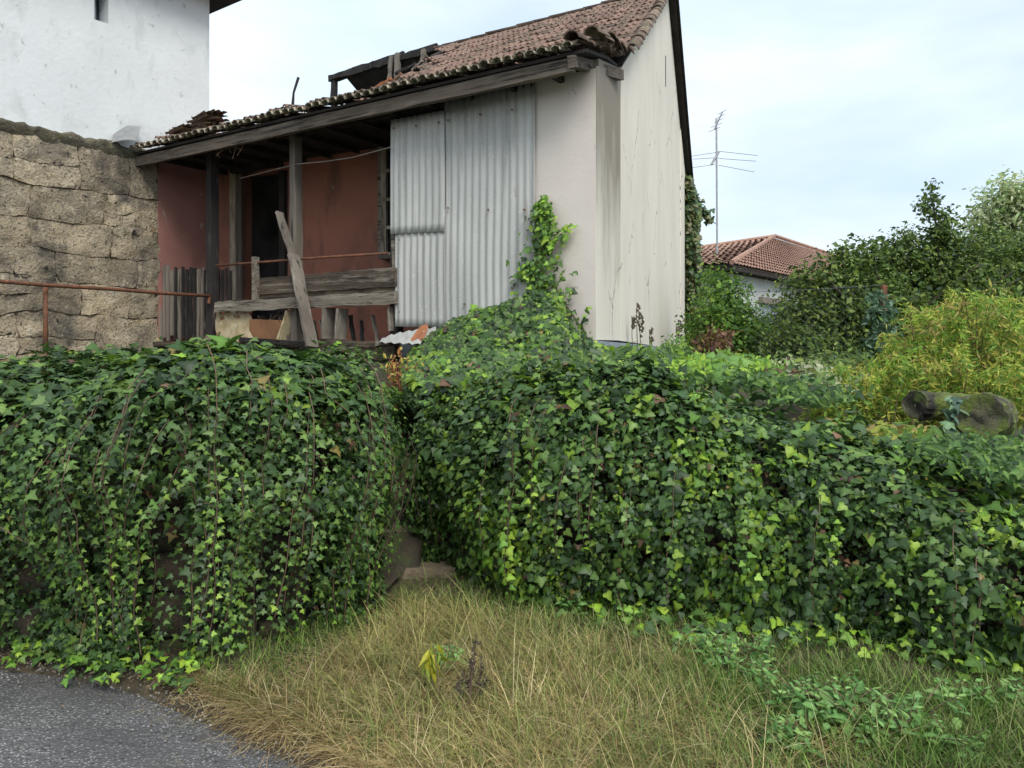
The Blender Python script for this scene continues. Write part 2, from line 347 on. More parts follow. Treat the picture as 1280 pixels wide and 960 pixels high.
def fast_mesh(name, V, T, colr=None, smooth=False):
    """V (n,3) verts, T (m,3) triangles, colr (n,3) point colours"""
    me = bpy.data.meshes.new(name); n, m_ = len(V), len(T)
    me.vertices.add(n); me.vertices.foreach_set('co', V.astype(np.float32).ravel())
    me.loops.add(m_ * 3); me.loops.foreach_set('vertex_index', T.astype(np.int32).ravel())
    me.polygons.add(m_); me.polygons.foreach_set('loop_start', np.arange(0, m_ * 3, 3, dtype=np.int32))
    me.polygons.foreach_set('loop_total', np.full(m_, 3, np.int32))
    if smooth: me.polygons.foreach_set('use_smooth', np.ones(m_, bool))
    if colr is not None:
        a = me.color_attributes.new('Col', 'FLOAT_COLOR', 'POINT')
        a.data.foreach_set('color', np.concatenate([colr, np.ones((n, 1))], 1).astype(np.float32).ravel())
    me.update(calc_edges=True); me.validate()
    return me

def fan(outline, centre):
    V = [centre] + outline; k = len(outline)
    return np.array(V, float), np.array([(0, i + 1, (i + 1) % k + 1) for i in range(k)])
_half = [(-.24, -.16, -.02), (-.43, -.06, -.06), (-.55, .14, -.12), (-.33, .36, -.05), (-.20, .68, -.08)]
IVY_H = fan([(0, 0, 0)] + _half + [(0, .95, -.12)] + [(-x, y, z) for x, y, z in _half[::-1]], (0, .34, .05))
_half = [(-.27, -.17, -.05), (-.34, .02, -.02), (-.62, .20, -.14), (-.27, .36, -.02), (-.20, .56, -.05)]
IVY_L = fan([(0, 0, 0)] + _half + [(0, 1.0, -.16)] + [(-x, y, z) for x, y, z in _half[::-1]], (0, .30, .05))
OVAL = fan([(0, 0, 0), (-.2, .28, .05), (-.19, .62, .03), (0, 1.0, -.12), (.19, .62, .03), (.2, .28, .05)], (0, .45, -.03))
LANCE = (np.array([(0, 0, 0), (-.11, .45, .03), (0, .5, -.02), (.11, .45, .03), (0, 1, -.22)], float), np.array([(0, 2, 1), (0, 3, 2), (1, 2, 4), (2, 3, 4)]))
DIAM = (np.array([(0, 0, 0), (-.28, .45, .06), (.28, .45, .06), (0, 1, -.06)], float), np.array([(0, 2, 1), (1, 2, 3)]))

def leaves(name, parent, pos, nor, tip, size, colr, tmpl=IVY_H, mat=None, rib=.25, label=None, curl=True):
    tv, tt = tmpl; n = len(pos); k = len(tv)
    nor = nrm(nor); d = nrm(tip - (tip * nor).sum(1, keepdims=True) * nor); s = np.cross(d, nor)
    zf = R.uniform(-.6, 2.0, (n, 1)) if curl else np.ones((n, 1)); xf = R.uniform(.8, 1.15, (n, 1))
    loc = tv[None]; size = size * np.clip(np.exp(R.normal(-.03, .26, n)), .45, 1.45)
    sz = size[:, None, None]
    V = pos[:, None] + sz * (loc[..., 0:1] * xf[:, None] * s[:, None] + loc[..., 1:2] * d[:, None] + loc[..., 2:3] * zf[:, None] * nor[:, None])
    T = (tt[None] + (np.arange(n) * k)[:, None, None]).reshape(-1, 3)
    c = np.repeat(colr[:, None], k, 1)
    mid = (np.abs(tv[:, 0]) < .01)[None, :, None] & (tv[:, 1] < .8)[None, :, None]
    c = np.where(mid, c * (1 + rib) + .008, c * .93)
    o0 = origin_of(parent) if parent is not None else np.zeros(3)
    me = fast_mesh(name, V.reshape(-1, 3) - o0, T, c.reshape(-1, 3))
    o = link(name, me, parent, mat or M['leaf'])
    o['kind'] = 'stuff'
    if label: o['label'] = label
    return o

# ------------------------------------------------------------------ ground and road
def foot_r(a):     # foot of the right-hand ivy wall: a 0..1
    xs = np.array([-.60, -.2, .0, .71, 1.5, 2.31, 3.1, 4.6]); ys = np.array([5.25, 4.82, 4.62, 4.28, 4.05, 3.55, 3.2, 2.7])
    zt = np.array([1.14, 1.22, 1.27, 1.28, 1.04, .74, .60, .50])
    k = np.linspace(0, 1, len(xs))
    return np.stack([np.interp(a, k, xs), np.interp(a, k, ys)], -1), np.interp(a, k, zt)
def foot_l(a):
    xs = np.array([-5.6, -3.8, -2.57, -1.6, -1.10, -.97, -1.0, -1.12]); ys = np.array([3.75, 3.88, 3.80, 3.66, 4.00, 4.22, 5.2, 6.7])
    k = np.array([0, .26, .44, .6, .72, .78, .88, 1.0])
    return np.stack([np.interp(a, k, xs), np.interp(a, k, ys)], -1), np.interp(a, [0, .60, .70, .78, .88, 1], [1.385, 1.385, 1.35, 1.28, 1.18, 1.10])

def road_edge(x):   # y of the seam between road and verge
    return np.interp(x, [-6, -2.6, -1.9, -1.45, -1.0, -.68, 0, 1.2, 5], [3.80, 3.84, 3.68, 3.40, 3.10, 2.88, 2.3, 1.55, .2])
g = MB(); g.add([(-300, -300, -.35), (300, -300, -.35), (300, 600, -.35), (-300, 600, -.35)], [(0, 1, 2, 3)])
tag(g.build('ground', M['earth']), kind='structure')
rx = np.linspace(-14, 12, 60); ry = np.linspace(-8, 1, 24)
P = np.zeros((60, 30, 3)); 
for i, x in enumerate(rx):
    e = float(road_edge(x)) + .12
    yy = np.linspace(-8, e, 30); P[i, :, 0] = x; P[i, :, 1] = yy
    P[i, :, 2] = -.0 + .006 * vn(np.stack([np.full(30, x), yy, yy * 0], -1), 1.5, 3)
P[:, -1, 2] -= .05
g = MB(); g.grid(P); tag(g.build('road', M['asphalt'], smooth=True), kind='structure')
# verge between the road and the walls
def verge_z(x, y):
    e = road_edge(x); d = np.clip((y - e) / 1.2, -.2, 1.6)
    q = np.stack([x, y, x * 0], -1)
    return .008 + .02 * np.clip(d, 0, 1.6) + .035 * vn(q, 3, 5, 2) * np.clip(d * 3, 0, 1) + np.where(d < 0, .35 * d, 0)
xs = np.linspace(-6, 6, 160); P = np.zeros((160, 60, 3))
for i, x in enumerate(xs):
    yy = np.linspace(float(road_edge(x)) - .16, 6.6, 60); P[i, :, 0] = x; P[i, :, 1] = yy; P[i, :, 2] = verge_z(np.full(60, x), yy)
g = MB(); g.grid(P); tag(g.build('verge_ground', M['soil'], smooth=True), kind='structure')

def garden_z(x, y):
    """terraces behind the two walls, with the sunk path between them"""
    zr = np.interp(x, [-.6, 1.0, 1.6, 2.6, 4.2, 8], [1.02, 1.04, .78, .48, .35, .30])
    zr = zr + np.clip((y - 5.2) / 6, 0, 1) * (np.interp(x, [-.6, 1, 5], [1.28, 1.20, .90]) - zr)
    zl = np.full_like(x, 1.32)
    xb = -1.02 - np.clip(y - 5, 0, 3) * .06
    path = np.interp(y, [4.2, 4.9, 6.6, 7.4], [.05, .1, 1.05, 1.2])
    z = np.where(x < xb, zl, np.where(x > xb + .50, zr, path))
    return z + .05 * vn(np.stack([x, y, x * 0], -1), 1.2, 9, 2)
gx = np.concatenate([np.linspace(-30, -4, 14), np.linspace(-3.8, 6, 120), np.linspace(6.5, 40, 18)])
P = np.zeros((len(gx), 90, 3))
for i, x in enumerate(gx):
    if x < -.72: y0 = float(np.interp(x, [-5.6, -3.8, -2.57, -1.6, -.95, -.72], [3.75, 3.88, 3.86, 3.75, 4.05, 4.3])) + .22
    elif x < -.52: y0 = 4.9
    else: y0 = float(np.interp(x, [-.62, -.2, 0, .71, 1.5, 2.31, 3.1, 4.6, 8], [5.3, 4.82, 4.62, 4.28, 4.05, 3.55, 3.2, 2.7, 1.5])) + .10
    yy = y0 + (np.linspace(0, 1, 90) ** 1.8) * (60 - y0); P[i, :, 0] = x; P[i, :, 1] = yy; P[i, :, 2] = garden_z(np.full(90, x), yy)
g = MB(); g.grid(P); tag(g.build('garden_ground', M['earth'], smooth=True), kind='structure')

# ------------------------------------------------------------------ stones
def stone(mb, P0, ex, en, wd, h, dep, seed, nx=6, nz=5, rough=.02, warp=0, rimd=.035, pl_=.07):
    """one rough block: front face grid with rounded rim, and a skirt going back"""
    rr = np.random.RandomState(seed); P0 = np.array(P0, float); ex = np.array(ex, float); en = np.array(en, float); ez = np.array((0, 0, 1.0))
    c = rr.uniform(-.05, .05, (4,)) * min(wd, h)
    A = np.linspace(0, 1, nx); B = np.linspace(0, 1, nz); G_ = np.zeros((nx, nz, 3))
    for i, a in enumerate(A):
        for j, b in enumerate(B):
            e = min(a * wd, (1 - a) * wd, b * h, (1 - b) * h)
            rim = max(0, 1 - e / (.16 * min(wd, h) + .01)) ** 2
            q = P0 + ex * (a * wd) + ez * (b * h)
            if warp: q = q + ex * warp * (vn(q[None], 2.1, 61, 2)[0] - .5) + ez * warp * (vn(q[None], 2.3, 62, 2)[0] - .5)
            nse = vn(q[None], 9, seed)[0]; n2_ = vn(q[None], 3.5, seed + 3)[0]
            # pull the corners in
            ca = (a - .5) * 2; cb = (b - .5) * 2; pull = 1 - pl_ * (ca * ca * cb * cb)
            q0 = P0 + ex * wd * (.5 + (a - .5) * pull + c[0] * (b - .5)) + ez * h * (.5 + (b - .5) * pull + c[1] * (a - .5))
            q = q0
            if warp: q = q0 + ex * warp * (vn(q0[None], 2.1, 61, 2)[0] - .5) + ez * warp * (vn(q0[None], 2.3, 62, 2)[0] - .5)
            edge = (i in (0, nx - 1)) or (j in (0, nz - 1))
            G_[i, j] = q + en * (dep - rimd * rim + rough * 2 * (nse - .5) + .03 * (n2_ - .5)) + (rr.uniform(-.008, .008, 3) if edge else 0)
    mb.grid(G_)
    ring = [(i, 0) for i in range(nx)] + [(nx - 1, j) for j in range(1, nz)] + [(i, nz - 1) for i in range(nx - 2, -1, -1)] + [(0, j) for j in range(nz - 2, 0, -1)]
    fr = [G_[i, j] for i, j in ring]; bk = [q - en * (dep + .08) for q in fr]; n = len(ring)
    mb.add(fr + bk, [(i, (i + 1) % n, n + (i + 1) % n, n + i) for i in range(n)])
    return mb
def courses(u0, u1, z0, z1, hr, wr, seed):
    rr = np.random.RandomState(seed); res = []; z = z0
    while z < z1 - .08:
        h = rr.uniform(*hr)
        if z1 - z - h < .14: h = z1 - z
        u = u0 - rr.uniform(0, wr[0])
        while u < u1 - .05:
            wd = rr.uniform(*wr); a = max(u, u0); b = min(u + wd, u1)
            if b - a > .1:
                if h > .36 and rr.rand() < .3:
                    k = rr.uniform(.4, .6); res += [(a, z, b - a, h * k), (a, z + h * k, b - a, h * (1 - k))]
                else: res.append((a, z, b - a, h))
            u += wd
        z += h
    return res

# ------------------------------------------------------------------ neighbour building (granite below, white above)
nb = thing('white_house', 'tall white painted building over a granite base at the left edge', 'house', Qw(0, 0, 0))
UE = -.85 + .04     # far end of the building along the wall, just behind the veranda
ZS = 4.16
# solid body
def quad_ring(z, o0=0.0, ufar=UE, unear=9.0, dep=6.0): return [Qw(ufar, o0, z), Qw(unear, o0, z), Qw(unear, -dep, z), Qw(ufar, -dep, z)]
mb = MB(); mb.prism(quad_ring(-.3, -.036), quad_ring(ZS - .03, -.036)); mb.build('base_wall', M['mortar'], nb)
# white wall with a window niche cut through its face
wu = [ray_t(px, AQ - QN * .10, -QD) for px in (135.5, 118)]; w0, w1 = min(wu), max(wu)
yw = [(AQ - QN * .10 - QD * u)[1] for u in (w0, w1)]
zb = EYE + (HY - 27) / FPX * np.mean(yw); zt = EYE + (HY + 8) / FPX * np.mean(yw); ZT = 6.62
o = -.10
mb = MB()
us = [UE, w0, w1, 9.0]; zs = [ZS - .02, zb, zt, ZT]
# front face as a fine grid, plus reveals
def wallgrid(a, b, c, d):
    na = max(2, int(abs(b - a) / .25) + 1); nc = max(2, int((d - c) / .25) + 1)
    Pg = np.zeros((na, nc, 3))
    for i, u in enumerate(np.linspace(a, b, na)):
        for j, z in enumerate(np.linspace(c, d, nc)): Pg[i, j] = Qw(u, o, z)
    mb.grid(Pg)
for i in range(3):
    for j in range(3):
        if (i, j) != (1, 1): wallgrid(us[i], us[i + 1], zs[j], zs[j + 1])
rd = .22
for (ua, za, ub, zb_) in ((w0, zb, w0, zt), (w1, zb, w1, zt), (w0, zb, w1, zb), (w0, zt, w1, zt)):
    mb.add([Qw(ua, o, za), Qw(ub, o, zb_), Qw(ub, o - rd, zb_), Qw(ua, o - rd, za)], [(0, 1, 2, 3)])
mb.add([Qw(UE, o, ZS - .02), Qw(UE, o, ZT), Qw(UE, -6, ZT), Qw(UE, -6, ZS - .02)], [(0, 1, 2, 3)])
mb.add([Qw(9, o, ZS - .02), Qw(9, o, ZT), Qw(9, -6, ZT), Qw(9, -6, ZS - .02)], [(0, 1, 2, 3)])
mb.build('wall', M['white'], nb)
fr = MB()
for (ua, za, ub, zb_) in ((w0, zb, w0, zt), (w1, zb, w1, zt), (w0, zb, w1, zb), ((w0 + w1) / 2, zb, (w0 + w1) / 2, zt)):
    fr.beam(Qw(ua, o - rd + .02, za), Qw(ub, o - rd + .02, zb_), .04, .04, up=(QN[0], QN[1], 0))
wf = fr.build('window', M['plinth'], nb)
pm = MB(); pm.add([Qw(w0, o - rd - .01, zb), Qw(w1, o - rd - .01, zb), Qw(w1, o - rd - .01, zt), Qw(w0, o - rd - .01, zt)], [(0, 1, 2, 3)]); pm.build('pane', M['glass'], wf)
# roof eave just above the frame
mb = MB(); mb.prism([Qw(UE - .33, .38, ZT + .0), Qw(9.3, .38, ZT + .0), Qw(9.3, -6.3, ZT + .0), Qw(UE - .33, -6.3, ZT + .0)], [Qw(UE - .33, .38, ZT + .09), Qw(9.3, .38, ZT + .09), Qw(9.3, -6.3, ZT + .09), Qw(UE - .33, -6.3, ZT + .09)])
mb.build('roof_eave', M['dark'], nb)
mb = MB(); mb.prism([Qw(UE - .3, .35, ZT + .09), Qw(9.3, .35, ZT + .09), Qw(9.3, -6.3, ZT + .09), Qw(UE - .3, -6.3, ZT + .09)], [Qw(UE - .3 + 2, -2.8, ZT + 1.6), Qw(7, -2.8, ZT + 1.6), Qw(7, -3.2, ZT + 1.6), Qw(UE + 1.7, -3.2, ZT + 1.6)])
mb.build('roof', M['tile'], nb)
# stones
for k, (u, z, wd, h) in enumerate(courses(.02, 4.6, .9, ZS - .10, (.30, .52), (.45, 1.05), 4)):
    mb = MB(); gp = .003
    stone(mb, Qw(u + gp, -.06, z + gp), (-QD[0], -QD[1], 0), (QN[0], QN[1], 0), wd - 2 * gp, h - 2 * gp, .06, 300 + k, 14, 10, .032, .20, .006, .035)
    mb.build('stone', M['granite'], nb, smooth=True)
# mossy capping of crumbling mortar at the top of the stonework
cap = np.zeros((240, 9, 3))
for i, u in enumerate(np.linspace(-.0, 4.6, 240)):
    for j, (oo, zz) in enumerate(((-.06, ZS - .20), (-.02, ZS - .15), (.0, ZS - .11), (.02, ZS - .07), (.03, ZS - .03), (.01, ZS + .0), (-.03, ZS + .02), (-.07, ZS + .03), (-.11, ZS + .035))):
        q = Qw(u, oo, zz); nn = (vn(q[None], 9, 8, 3)[0] - .5) * 1.6; n3 = vn(q[None], 1.7, 18)[0] - .5
        cap[i, j] = Qw(u, oo + .05 * nn, zz + .06 * nn + .10 * n3 * (j < 5))
mb = MB(); mb.grid(cap); mb.build('mortar_ledge', M['mossy'], nb, smooth=True)
# grey sheet tucked under the end of the eave
mb = MB(); Pg = np.zeros((6, 4, 3))
a_, b_ = Qw(.56, .02, 0), Qw(-.02, .1, 0)
p00 = at(140, 178, 9.95); p10 = at(172, 176, 10.0); p01 = at(143, 160, 10.25); p11 = at(176, 158, 10.3)
for i in range(6):
    for j in range(4):
        a, b = i / 5, j / 3; Pg[i, j] = p00 * (1 - a) * (1 - b) + p10 * a * (1 - b) + p01 * (1 - a) * b + p11 * a * b + np.array((0, 0, .02 * math.sin(a * 3.1)))
mb.grid(Pg); ms = mb.build('metal_sheet', M['metal'])
tag(ms, 'small grey metal sheet lapped against the white wall at the left end of the eave', 'metal sheet')

# ------------------------------------------------------------------ derelict house
house = thing('derelict_house', 'derelict cream and pink house with collapsed burnt tiled roof behind the ivy', 'house', (C0[0], C0[1], 1.3))
EO = .45                                    # eave overhang
DB = 1.77                                   # horizontal distance eave -> roof break
ZE, ZB, ZR = 4.13, 4.63, 7.66
DR = EO + .963 * 6.52                       # horizontal distance eave -> ridge
def roof(t, d, lift=0.0):                   # point of the front roof
    z = np.interp(d, [0, DB, DR], [ZE, ZB, ZR])
    return Fw(t, EO - d, z + lift)
def roof_t(px, d):
    return ray_t(px, C0 + FN * (EO - d), FD)
def verge_t(d): return .267 * (d - EO) / .963 - .13 if d > .3 else .267 * (d - EO) / .963 - .08
def broken_t(d):
    if d < DB - .1: return 99
    a = (d - DB) / (DR - DB); jag = .28 * math.sin(d * 5.1) + .16 * math.sin(d * 13 + 1)
    return roof_t(481 + (556 - 481) * a ** .85, d) + jag * .6
TL = tF(163, EO)                            # left end of the eave strip

# gable wall
def gable_top(s):
    return np.interp(s, [0, 1.37, 6.52, 10.9], [4.16, 4.53, 7.54, 4.97])
def gable_bot(s): return np.interp(s, [0, 1.4, 4.3, 8.2, 10.7], [1.585, 1.585, 1.53, 1.30, 1.2])
def gwall(name, s0, s1, o_out, mat, n=24, th=.3):
    ss = np.linspace(s0, s1, n)
    ss = np.unique(np.concatenate([ss, [6.52] if s0 < 6.52 < s1 else []]))
    top = [(s, float(gable_top(s))) for s in ss]; bot = [(s, float(gable_bot(s))) for s in ss[::-1]]
    mb = MB()
    k = len(ss)
    fr_ = [Gw(s, o_out, z) for s, z in top] ; fb = [Gw(s, o_out, float(gable_bot(s))) for s in ss]
    br_ = [Gw(s, o_out - th, z) for s, z in top]; bb = [Gw(s, o_out - th, float(gable_bot(s))) for s in ss]
    V = fr_ + fb + br_ + bb; fs = []
    for i in range(k - 1):
        fs += [(i, i + 1, k + i + 1, k + i), (2 * k + i, 3 * k + i, 3 * k + i + 1, 2 * k + i + 1), (i, 2 * k + i, 2 * k + i + 1, i + 1), (k + i, k + i + 1, 3 * k + i + 1, 3 * k + i)]
    fs += [(0, k, 3 * k, 2 * k), (k - 1, 3 * k - 1, 4 * k - 1, 2 * k - 1)]
    mb.add(V, fs); return mb.build(name, mat, house)
gwall('gable_wall', 1.372, 10.64, .012, M['cream'])
gwall('veranda_side_wall', .152, 1.368, -.004, M['stained'], 8, .16)
mb = MB(); mb.prism([Gw(.0015, .006, 1.59), Gw(1.369, .006, 1.59), Gw(1.369, -.003, 1.59), Gw(.0015, -.003, 1.59)], [Gw(.0015, .006, 4.08), Gw(1.369, .006, 4.5), Gw(1.369, -.003, 4.5), Gw(.0015, -.003, 4.08)]); mb.build('plaster_skin', M['stained'], house)
mb = MB(); mb.prism([Gw(9.0, .03, 1.25), Gw(10.7, .03, 1.2), Gw(10.7, .012, 1.2), Gw(9.0, .012, 1.25)], [Gw(9.0, .03, 5.9), Gw(10.7, .03, 4.92), Gw(10.7, .012, 4.92), Gw(9.0, .012, 5.9)]); mb.build('corner_band', M['cream'], house)
mb = MB(); mb.beam(G(832, 70, .016), G(832, 108, .016), .03, .012, up=(GD[0], GD[1], 0)); mb.build('wall_slot', M['dark'], house)
# cement plinth under it
mb = MB()
for (s0, s1) in ((-.02, 4.3), (4.3, 10.6)):
    mb.prism([Gw(s0, .04, .6), Gw(s1, .04, .6), Gw(s1, -.3, .6), Gw(s0, -.3, .6)], [Gw(s0, .04, float(gable_bot(s0)) - .006), Gw(s1, .04, float(gable_bot(s1)) - .006), Gw(s1, -.3, float(gable_bot(s1)) - .006), Gw(s0, -.3, float(gable_bot(s0)) - .006)])
mb.build('plinth', M['plinth'], house)
t670 = tF(669)
mb = MB(); mb.prism([Fw(.0, .0, 1.585), Fw(t670, 0, 1.585), Fw(t670, -.14, 1.585), Gw(.148, 0, 1.585)], [Fw(.0, .0, 4.06), Fw(t670, 0, 4.06), Fw(t670, -.14, 4.06), Gw(.148, 0, 4.06)])
mb.build('front_wall', M['pink_front'], house)
mb = MB(); mb.prism([Fw(-.0, .03, .6), Fw(3.2, .03, .6), Fw(3.2, -.3, .6), Fw(.3, -.3, .6)], [Fw(-.0, .03, 1.57), Fw(3.2, .03, 1.57), Fw(3.2, -.3, 1.57), Fw(.3, -.3, 1.57)]); mb.build('front_plinth', M['plinth'], house)

# house front wall at the back of the veranda, with a door hole and a window hole
def bspan(px): return ray_t(px, B0, BD)
dz0, dz1 = 1.6, Bk(325, 214)[2]
d0, d1 = bspan(298), bspan(352)
wz0, wz1 = Bk(489, 318)[2], Bk(489, 182)[2]; w0_, w1_ = bspan(479), bspan(520)
def Bw(t, o, z): q = B0 + BD * t + BN * o; return np.array([q[0], q[1], z])
LB = np.linalg.norm(B1 - B0)
mb = MB()
for (a, b, c, d) in ((0, d0, 1.5, 4.55), (d0, d1, dz1, 4.55), (d1, w0_, 1.5, 4.55), (w0_, w1_, 1.5, wz0), (w0_, w1_, wz1, 4.55), (w1_, LB - .13, 1.5, 4.55)):
    mb.prism([Bw(a, 0, c), Bw(b, 0, c), Bw(b, -.25, c), Bw(a, -.25, c)], [Bw(a, 0, d), Bw(b, 0, d), Bw(b, -.25, d), Bw(a, -.25, d)])
mb.build('veranda_back_wall', M['pink'], house)
# side wall at the left of the veranda (painted, against the neighbour)
mb = MB(); mb.prism([Qw(.03, .0, 1.55), Qw(-.84, .0, 1.55), Qw(-.84, -.055, 1.55), Qw(.03, -.055, 1.55)], [Qw(.03, .0, 4.15), Qw(-.84, .0, 4.15), Qw(-.84, -.055, 4.15), Qw(.03, -.055, 4.15)]); mb.build('veranda_end_wall', M['pink_side'], house)
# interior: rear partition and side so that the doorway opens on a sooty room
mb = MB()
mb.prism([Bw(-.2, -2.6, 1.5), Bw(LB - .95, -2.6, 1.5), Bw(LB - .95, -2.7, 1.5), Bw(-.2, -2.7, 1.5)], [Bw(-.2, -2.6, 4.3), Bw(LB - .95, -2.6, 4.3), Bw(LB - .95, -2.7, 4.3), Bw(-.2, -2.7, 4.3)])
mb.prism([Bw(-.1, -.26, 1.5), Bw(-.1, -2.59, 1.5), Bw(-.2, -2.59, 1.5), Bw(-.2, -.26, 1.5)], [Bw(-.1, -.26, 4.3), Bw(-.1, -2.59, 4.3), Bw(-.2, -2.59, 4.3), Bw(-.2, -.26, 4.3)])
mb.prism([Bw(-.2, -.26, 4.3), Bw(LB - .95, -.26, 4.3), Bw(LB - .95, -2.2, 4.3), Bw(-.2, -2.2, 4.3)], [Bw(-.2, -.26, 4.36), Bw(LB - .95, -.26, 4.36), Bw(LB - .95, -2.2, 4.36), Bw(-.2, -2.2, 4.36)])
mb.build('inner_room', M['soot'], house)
# veranda floor and sooty ceiling
floorp = [Fw(.12, -.16, 0), Fw(6.6, -.02, 0), Fw(7.2, -1.0, 0), Bw(0, -2.5, 0), Bw(LB - .9, -2.5, 0)]
def atz(pts, z): return [np.array((p[0], p[1], z)) for p in pts]
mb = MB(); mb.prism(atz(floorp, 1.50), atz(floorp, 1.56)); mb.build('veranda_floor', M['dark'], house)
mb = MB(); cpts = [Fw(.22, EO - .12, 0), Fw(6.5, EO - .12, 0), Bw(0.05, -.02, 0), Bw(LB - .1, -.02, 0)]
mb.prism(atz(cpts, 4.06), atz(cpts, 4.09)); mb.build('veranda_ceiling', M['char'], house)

# door and window frames
dfo = thing  # (frames are parts)
mb = MB(); upB = (BN[0], BN[1], 0)
mb.beam(Bk(294, 425, .03), Bk(294, 216, .03), .10, .12, up=upB, seg=6, jit=.004); mb.build('door_post', M['frame'], house)
mb = MB(); mb.beam(Bk(299.5, 425, .035), Bk(299.5, 218, .035), .035, .10, up=upB, seg=6, jit=.003); mb.build('door_post', M['wood'], house)
mb = MB(); mb.beam(Bk(354, 425, .03), Bk(354, 214, .03), .07, .10, up=upB, seg=6, jit=.004); mb.build('door_post', M['dark'], house)
mb = MB(); mb.beam(Bk(292, 214, .06), Bk(350, 203, .06), .09, .16, seg=8, jit=.012); mb.build('door_lintel', M['char'], house)
wn = MB()
for px in (480.5, 499):
    wn.beam(Bk(px, 320, .02), Bk(px, 184, .02), .05, .08, up=upB)
for py in (185, 214, 250, 285, 318): wn.beam(Bk(480, py, .015), Bk(515, py - 2, .015), .04, .06)
wfr = wn.build('window', M['frame'], house)
mb = MB(); mb.beam(Bk(475.5, 322, .01), Bk(475.5, 182, .01), .05, .05, up=upB, seg=4, jit=.002); mb.build('window_jamb', M['greyboard'], house)
pm = MB(); pm.add([Bw(w0_, -.04, wz0), Bw(w1_, -.04, wz0), Bw(w1_, -.04, wz1), Bw(w0_, -.04, wz1)], [(0, 1, 2, 3)]); pm.build('pane', M['glass'], wfr)
mb = MB(); mb.beam(Bk(478, 322, .06), Bk(505, 321, .06), .05, .18); mb.build('window_sill', M['wood'], house)

# veranda posts
upF = (FN[0], FN[1], 0)
mb = MB(); mb.beam(F(265.5, 428, -.02), F(265.5, 181, -.02), .115, .11, up=upF, seg=10, jit=.004); mb.build('post', M['char'], house)
mb = MB(); mb.beam(F(371.5, 428, -.02), F(369, 168, -.02), .105, .10, up=upF, seg=10, jit=.005); mb.build('post', M['wood'], house)
mb = MB(); mb.beam(F(496, 428, -.05), F(496, 140, -.05), .10, .10, up=upF, seg=8, jit=.004); mb.build('post', M['dark'], house)
# fascia and eave beams
mb = MB(); mb.beam(Fw(tF(166, EO - .10), EO - .10, 3.975), Fw(.04, EO - .10, 3.99), .125, .06, seg=24, jit=.004); mb.build('fascia_board', M['fascia'], house)
mb = MB(); mb.beam(Fw(tF(168, EO - .12), EO - .16, 4.03), Fw(.1, EO - .16, 4.04), .07, .09, seg=12, jit=.006); mb.build('eave_beam', M['char'], house)
mb = MB(); mb.beam(Fw(.03, EO - .04, 4.0), Gw(1.12, .05, 4.36), .10, .07, seg=6, jit=.003); mb.build('side_eave_board', M['fascia'], house)
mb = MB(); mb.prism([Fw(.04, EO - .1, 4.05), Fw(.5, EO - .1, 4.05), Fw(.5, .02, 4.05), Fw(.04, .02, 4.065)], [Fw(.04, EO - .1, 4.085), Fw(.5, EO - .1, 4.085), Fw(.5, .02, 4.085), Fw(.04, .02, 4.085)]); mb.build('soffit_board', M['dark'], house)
mb = MB(); mb.beam(F(240, 191, -.03), F(668, 106, -.03), .09, .10, seg=16, jit=.006); mb.build('wall_plate', M['char'], house)
# rafters reaching over the veranda
for k in range(13):
    t_ = .35 + k * .5
    mb = MB(); mb.beam(Fw(t_, EO - .19, 4.02), Fw(t_, -.95, 4.03), .07, .05); mb.build('rafter', M['char'], house)

# roof decks (under the tiles)
def deck(name, rows, mat, th=.03, low=.055):
    """rows: list of (d, t0, t1)"""
    mb = MB(); V = []; n = len(rows)
    for d, a, b in rows: V += [roof(a, d, -low), roof(b, d, -low), roof(b, d, -low - th), roof(a, d, -low - th)]
    fs = []
    for i in range(n - 1):
        k = 4 * i
        for q in range(4): fs.append((k + q, k + (q + 1) % 4, k + 4 + (q + 1) % 4, k + 4 + q))
    fs += [(0, 1, 2, 3), (4 * n - 1, 4 * n - 2, 4 * n - 3, 4 * n - 4)]
    mb.add(V, fs); return mb.build(name, mat, house)
deck('eave_boarding', [(.06, verge_t(.0) + .1, TL), (DB * .5, verge_t(DB * .5) + .1, TL - .1), (DB - .02, verge_t(DB) + .15, TL - .25)], M['dark'])
dd = list(np.linspace(DB, DR, 14))
deck('roof_boarding', [(d, verge_t(d) + .1, broken_t(d) + .1 * math.sin(d * 7)) for d in dd], M['dark'])
# rear slope: boarding with tiles
RSP = ray_t(432, C0 + FN * (EO - DR), FD)
mb = MB(); sl = (ZR - 4.95) / 4.5
def rear(t, e, lift=0): return Fw(t, EO - DR - e, ZR - e * .64 + lift)
def rverge(e): return .267 * (6.52 + e / .963) - .13
V = []
for e in (0, 1.5, 3, 4.6): V += [rear(rverge(e) + .0, e, -.06), rear(RSP + .1 * math.sin(e * 3), e, -.06), rear(RSP + .1 * math.sin(e * 3), e, -.10), rear(rverge(e) + .0, e, -.10)]
fs = []
for i in range(3):
    k = 4 * i
    for q in range(4): fs.append((k + q, k + (q + 1) % 4, k + 4 + (q + 1) % 4, k + 4 + q))
fs += [(0, 1, 2, 3), (15, 14, 13, 12)]
mb.add(V, fs); mb.build('rear_boarding', M['dark'], house)
mb = MB()
for k in range(14):
    e0 = k * .34
    mb.beam(rear(rverge(e0) + .0, e0 + .0, .012), rear(rverge(e0 + .36) + .0, e0 + .36, .0), .05, .10, seg=1)
mb.build('rear_verge', M['dark'], house)

